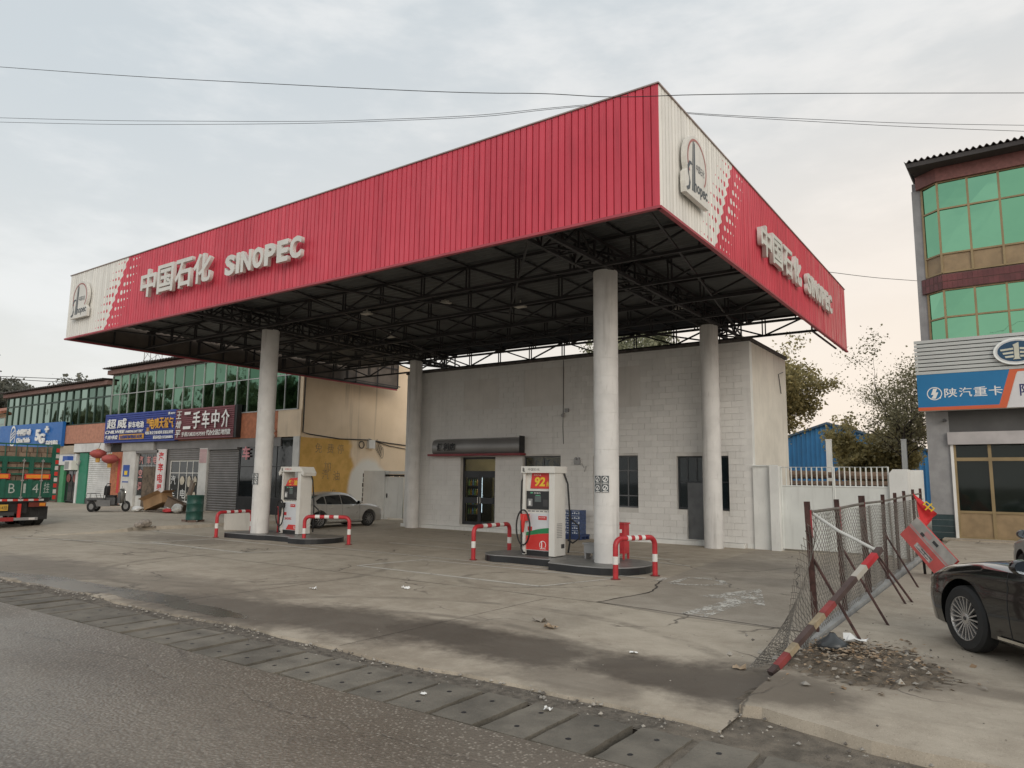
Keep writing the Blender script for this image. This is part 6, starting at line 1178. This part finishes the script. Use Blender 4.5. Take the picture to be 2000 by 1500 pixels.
b = MB(); b.lathe([(.12, -.34), (.22, -.15), (.23, .12), (.12, .4)], (.92, 0, .78), 14); b.build('front_fairing', mat('scooter grey', (.17, .165, .15), .4), tr3, smooth='all'); bxl('front_shell', tcm, (.72, .9, -.24, .24, .42, .98)); b = MB(); b.tube([(1.0, 0, .98), (.98, 0, 1.12)], .04, 6); b.tube([(.86, -.36, 1.14), (1.0, -.2, 1.1), (1.02, 0, 1.1), (1.0, .2, 1.1), (.86, .36, 1.14)], .016, 6); b.tube([(.95, -.22, 1.1), (1.0, -.3, 1.32)], .008, 4); b.build('handlebar', black, tr3); b = MB(); b.tube([(1.05, -.09, .85), (1.22, -.09, .3)], .025, 6); b.tube([(1.05, .09, .85), (1.22, .09, .3)], .025, 6); b.build('fork', grey, tr3); b = MB(); b.lathe([(.02, -.04), (.09, 0), (.09, .05)], (1.12, 0, .98), 12, 'x'); b.build('headlamp', chrome, tr3); bxl('footboard', black, (.0, .8, -.25, .25, .3, .36)); bxl('mudguard', black, (-1.05, -.5, -.6, -.46, .56, .6), (-1.05, -.5, .46, .6, .56, .6))
tyre(tr3, 1.22, 0, .28, .11); tyre(tr3, -.78, -.52, .27, .12); tyre(tr3, -.78, .52, .27, .12)
# ================================================================ bits in front of the shops
t = thing('oil_drum', 'dark green steel drum standing on bricks', 'drum', (-23.1, 5.7, .1)); b = MB(); b.lathe([(.33, .2), (.34, .22), (.33, .24), (.33, .52), (.345, .54), (.33, .56), (.33, .84), (.345, .86), (.33, .88), (.33, 1.16), (.345, 1.18), (.335, 1.2)], (-23.1, 5.7, 0), 28, cap=False); b.lathe([(.33, 1.17), (.01, 1.17)], (-23.1, 5.7, 0), 28); b.build('barrel', mat('dark green drum', (.015, .075, .06), .45, var=.2, scale=4), t, smooth=True)
for k, (dx_, dy_) in enumerate(((-.3, -.2), (.25, -.25), (.1, .25))): b = MB(); b.box(-.16, .16, -.08, .08, 0, .08); tag(b.build('brick', mat('dusty brick', (.16, .11, .09), .9), None, T((-23.1+dx_, 5.7+dy_, .12)) @ Matrix.Rotation(k*1.1, 4, 'Z')), 'brown brick under the green drum, %s' % ('left end', 'right end', 'at the back')[k], 'brick', 'bricks under the drum')
crd = mat('cardboard', (.34, .21, .11), .85, var=.15); crd2 = mat('wet cardboard', (.17, .13, .10), .9, var=.3)
def carton(x, y, z, sx, sy, sz, rot, label, m):
    t = thing('cardboard_box', label, 'carton', (x, y, z), local=True); t.matrix_basis = T((x, y, z)) @ rot; bx('box_body', m, t, (-sx, sx, -sy, sy, 0, sz)); b = MB(); b.quad((-sx, -sy, sz), (sx, -sy, sz), (sx*1.1, -sy*1.7, sz+.12), (-sx*1.1, -sy*1.7, sz+.12)); b.build('flap', m, t); b = MB(); b.quad((sx, -sy, sz), (sx, sy, sz), (sx+.3, sy, sz+.05), (sx+.3, -sy, sz+.05)); b.build('flap', m, t)
RotX = lambda a: Matrix.Rotation(a, 4, 'X'); RotY = lambda a: Matrix.Rotation(a, 4, 'Y'); RotZ = lambda a: Matrix.Rotation(a, 4, 'Z')
carton(-31.7, 8.9, .42, .75, .32, .5, RotZ(.1) @ RotY(-.3), 'large clean cardboard box tilted on the rubbish heap', crd); carton(-30.7, 9.2, .3, .45, .3, .45, RotZ(.6) @ RotY(.4), 'small soggy box under the large tilted carton', crd2); carton(-30.0, 9.5, .85, .55, .05, .8, RotZ(-.4) @ RotX(-.2), 'upright flattened carton behind the green drum', crd2)
for k in range(6): x_ = -33.4+k*.62; b = MB(); b.box(-.8, .8, -.07, .07, 0, .05); tag(b.build('plank', mat('old plank', (.14, .115, .095), .9, var=.3), None, T((x_, 8.6+.16*k % .5, .14+.05*(k % 2))) @ RotZ(.2*k-.4) @ RotY(.05*(k % 3))), 'weathered board under the cardboard heap, %s from the left' % ('first', 'second', 'third', 'fourth', 'fifth', 'sixth')[k], 'plank', 'boards under the rubbish heap')
for k, (x_, y_, s_, m, lab) in enumerate(((-33.0, 8.5, .24, whitep, 'white sack left of the tilted carton'), (-32.4, 8.1, .18, whitep, 'white plastic bottle shaped bundle in front of the heap'), (-29.6, 8.7, .24, mat('dirty white sheet', (.5, .5, .48), .7, var=.2, scale=5), 'crumpled white sheet beside the green drum'), (-30.3, 8.6, .2, redp, 'red rag on the heap boards'))):
    b = MB(); rr = random.Random(k); rows = [[(x_+s_*1.5*math.cos(a)*math.sin(.15+2.8*i/6)*(1+rr.uniform(-.2, .2)), y_+s_*math.sin(a)*math.sin(.15+2.8*i/6)*(1+rr.uniform(-.2, .2)), .14+s_*(1-math.cos(.15+2.8*i/6))*.55*(1.8 if k == 2 else 1)) for a in np.linspace(0, 6.283, 11)[:-1]] for i in range(7)]; b.grid(rows, closed=True); tag(b.build('sack_bundle', m, None, smooth=True), lab, 'rubbish')
for x_, y_, s_, lab in ((-21.25, 2.45, .16, 'squarish pale stone at the edge of the raised plot'), (-21.55, 2.85, .22, 'rounded brownish stone behind the squarish one')):
    b = MB(); rr = random.Random(int(s_*100)); rows = [[(x_+s_*math.cos(a)*math.sin(.2+2.7*i/5)*(1+rr.uniform(-.15, .2)), y_+s_*math.sin(a)*math.sin(.2+2.7*i/5)*(1+rr.uniform(-.15, .2)), .10+s_*.7*(1-math.cos(.2+2.7*i/5))) for a in np.linspace(0, 6.283, 9)[:-1]] for i in range(6)]; b.grid(rows, closed=True); b.f += [tuple(range(40, 48))]; b.mi += [0]; tag(b.build('stone', mat('stone', (.30, .265, .23), .9, var=.2, scale=6), None), lab, 'stone')
# ================================================================ trees
barkm = mat('bark', (.075, .06, .05), .9, var=.4, scale=8, bump=.8)
def leafmat(name, c1, c2):
    m, n, b = base(name); oi = n.nodes.new('ShaderNodeNewGeometry'); P, _ = pos(n); v = noise(n, P, 1.1, 3); w = X(n, oi.outputs['Random Per Island']); c = mixc(n, (w*.6+v*.5).step(.3, .8), c1, c2); n.links.new(c, b.inputs['Base Color']); b.inputs['Roughness'].default_value = .7
    t = n.nodes.new('ShaderNodeBsdfTranslucent'); n.links.new(c, t.inputs[0]); x = n.nodes.new('ShaderNodeMixShader'); x.inputs[0].default_value = .42; n.links.new(b.outputs[0], x.inputs[1]); n.links.new(t.outputs[0], x.inputs[2]); n.links.new(x.outputs[0], n.nodes['Material Output'].inputs[0]); return m
def tree(label, base_, h, spread, lm, seed, leaves=3, fork=.35, droop=.0, lsize=.11, r0=.17, group='trees behind the store and gate', nl=7):
    rr = random.Random(seed); t = thing('tree', label, 'tree', base_, group=group); w = MB(); lf = MB(); bs_ = Vector(base_)
    def leafat(p):
        s = lsize*rr.choice((.5, .7, .8, 1, 1.2, 1.6)); e1 = Vector((rr.gauss(0, 1), rr.gauss(0, 1), rr.gauss(0, .8)-droop)).normalized()*s; e2 = e1.cross(Vector((rr.gauss(0, 1), rr.gauss(0, 1), rr.gauss(0, 1)))).normalized()*s*.42; lf.add([p, p+e1*.5+e2, p+e1, p+e1*.5-e2], [(0, 1, 2, 3)])
    def branch(p, d, L, r, lev):
        pts = [p]; n = 5
        for i in range(n): d = (d+Vector((rr.gauss(0, .16), rr.gauss(0, .16), rr.gauss(.03, .1)-droop*.12*(lev > 1)))).normalized(); pts.append(pts[-1]+d*L/n)
        w.tube(pts, [r*(1-.6*i/n) for i in range(n+1)], 6 if lev < 2 else 4, cap=False)
        if lev >= 2:
            for q in pts[1:]:
                for _ in range(nl): leafat(q+Vector((rr.gauss(0, .16), rr.gauss(0, .16), rr.gauss(0, .14)))*(spread/2.3))
        if lev < 4:
            for k in range({0: 7, 1: 5, 2: 4, 3: leaves}[lev]):
                i = rr.randint(2 if lev == 0 else 1, n); a = rr.uniform(0, 6.28); out = Vector((math.cos(a), math.sin(a), rr.uniform(.25, .9) if lev < 2 else rr.uniform(-.3, .7))).normalized(); nd = (d*.35+out*.9).normalized()
                branch(pts[i], nd, L*rr.uniform(.5, .72)*(spread/(h*.32) if lev == 0 else 1), r*(1-.6*i/n)*.6, lev+1)
    w.tube([bs_-Vector((0, 0, .2)), bs_+Vector((0, 0, h*fork))], [r0*1.25, r0], 9, cap=False); branch(bs_+Vector((0, 0, h*fork)), Vector((rr.uniform(-.1, .1), rr.uniform(-.1, .1), 1)), h*.5, r0, 0)
    w.build('trunk', barkm, t, smooth='all', fix=False); lf.build('crown', lm, t, kind='stuff', fix=False)
    return len(lf.f)
olive = leafmat('autumn olive leaves', (.27, .25, .15), (.50, .45, .28)); yell = leafmat('yellowing leaves', (.26, .23, .11), (.54, .45, .21)); grn = leafmat('greyish green leaves', (.17, .18, .11), (.34, .34, .22)); far_l = leafmat('far leaves', (.12, .125, .10), (.20, .20, .165))
NL = []
NL.append(tree('broad tree with visible limbs left of the green windowed building', (.45, 27, 0), 5.5, 3.2, olive, 21, 4, .3, lsize=.085, r0=.16, nl=4))
NL.append(tree('denser yellowing tree just right of the store side wall', (-4.3, 25, 0), 6.4, 2.6, yell, 5, 4, .25, lsize=.11, r0=.15, nl=8))
NL.append(tree('tree showing its top over the middle of the store roof', (-11.2, 20.5, 0), 8.9, 2.3, grn, 9, 3, .4, .6, .12, .15, nl=7))
NL.append(tree('bushy low tree behind the gate bars', (-1.2, 30, 0), 4.6, 2.0, yell, 14, 3, .15, lsize=.14, r0=.1, nl=8))
for k, (x, y, h) in enumerate(((-112, 27, 13.5), (-122, 33, 15.5), (-104, 33, 12), (-135, 30, 15))): NL.append(tree('hazy tree beyond the roofs at the left edge, %s' % ('second from the left', 'third from the left', 'nearest', 'leftmost')[k], (x, y, 0), h, 4, far_l, 30+k, 2, .3, lsize=.4, r0=.25, group='far trees beyond the shops', nl=5))
for k, (x, y, h) in enumerate(((-75, -27, 12), (-92, -30, 15), (-106, -27, 11), (-122, -32, 16), (-140, -30, 13))): tree('roadside tree across the road, mirrored in the green shop glass, %s from the pumps' % ('first', 'second', 'third', 'fourth', 'fifth')[k], (x, y, 0), h, 4.5, grn, 40+k, 2, .3, lsize=.5, r0=.25, group='trees across the road', nl=5)
# ================================================================ lattice mast and overhead wires
t = thing('lattice_mast', 'slim lattice radio mast rising behind the shop roofs', 'mast', (-83, 35, 0)); cx, cy = -83.3, 35.2; wd_ = .9
for sx in (-1, 1):
    for sy in (-1, 1): b = MB(); b.tube([(cx+sx*wd_, cy+sy*wd_, 0), (cx+sx*wd_*.8, cy+sy*wd_*.8, 18.6)], .05, 4); b.build('leg', grey, t)
b = MB()
for k in range(14):
    z0, z1 = k*1.35, (k+1)*1.35
    for (ax, ay), (bx_, by) in (((-1, -1), (1, -1)), ((1, -1), (1, 1)), ((1, 1), (-1, 1)), ((-1, 1), (-1, -1))): b.tube([(cx+ax*wd_*.9, cy+ay*wd_*.9, z0), (cx+bx_*wd_*.9, cy+by*wd_*.9, z1)], .03, 3); b.tube([(cx+ax*wd_*.9, cy+ay*wd_*.9, z1), (cx+bx_*wd_*.9, cy+by*wd_*.9, z1)], .03, 3)
b.build('lattice', grey, t, fix=False)
wm = mat('wire black', (.03, .03, .032), .6)
def wire(label, pts, r=.011):
    ts = np.linspace(0, 1, len(pts)); fs = [pchip(ts, [p[i] for p in pts]) for i in range(3)]; n = 40
    b = MB(); b.tube([(fs[0](u), fs[1](u), fs[2](u)) for u in np.linspace(0, 1, n)], r, 4, cap=False); tag(b.build('overhead_wire', wm, None), label, 'wire', 'overhead wires')
wire('single wire across the whole sky, passing over the canopy corner', [(-20.65, -5.31, 13.94), (-9.47, -3.06, 10.75), (-2.24, -1.36, 8.94), (0.15, -0.24, 8.66), (7.20, 7.58, 10.18)], 0.0075)
wire('upper of two wires sagging behind the canopy on the left', [(-43.23, 0.92, 21.74), (-30.56, 6.44, 20.15), (-19.01, 9.96, 18.33), (-11.56, 11.69, 17.26), (-7.93, 13.04, 17.16)], 0.012)
wire('lower of two wires sagging behind the canopy on the left', [(-43.85, 1.10, 21.73), (-31.05, 6.70, 20.21), (-19.38, 10.29, 18.50), (-11.83, 12.09, 17.45), (-8.16, 13.46, 17.38)], 0.012)
wire('upper of two wires sloping down to the right of the canopy', [(-6.75, 13.88, 17.10), (-5.26, 15.33, 16.97), (0.56, 21.45, 17.54), (9.07, 30.94, 18.96)], 0.012)
wire('lower of two wires sloping down to the right of the canopy', [(-6.75, 13.88, 17.08), (-5.27, 15.33, 16.93), (0.55, 21.46, 17.41), (9.05, 30.98, 18.60)], 0.012)
wire('wire from the canopy end to the green windowed building', [(0.04, 13.83, 9.02), (0.87, 16.82, 9.44), (2.08, 21.50, 10.22)], 0.01)
wire('upper wire above the phone shop roof', [(-67.32, 10.51, 10.16), (-58.83, 14.12, 9.69), (-52.65, 16.08, 9.28), (-45.91, 19.65, 9.00)], 0.025)
wire('lower wire above the phone shop roof', [(-67.32, 10.52, 10.07), (-58.84, 14.15, 9.44), (-52.66, 16.10, 9.09), (-45.92, 19.66, 8.93)], 0.025)
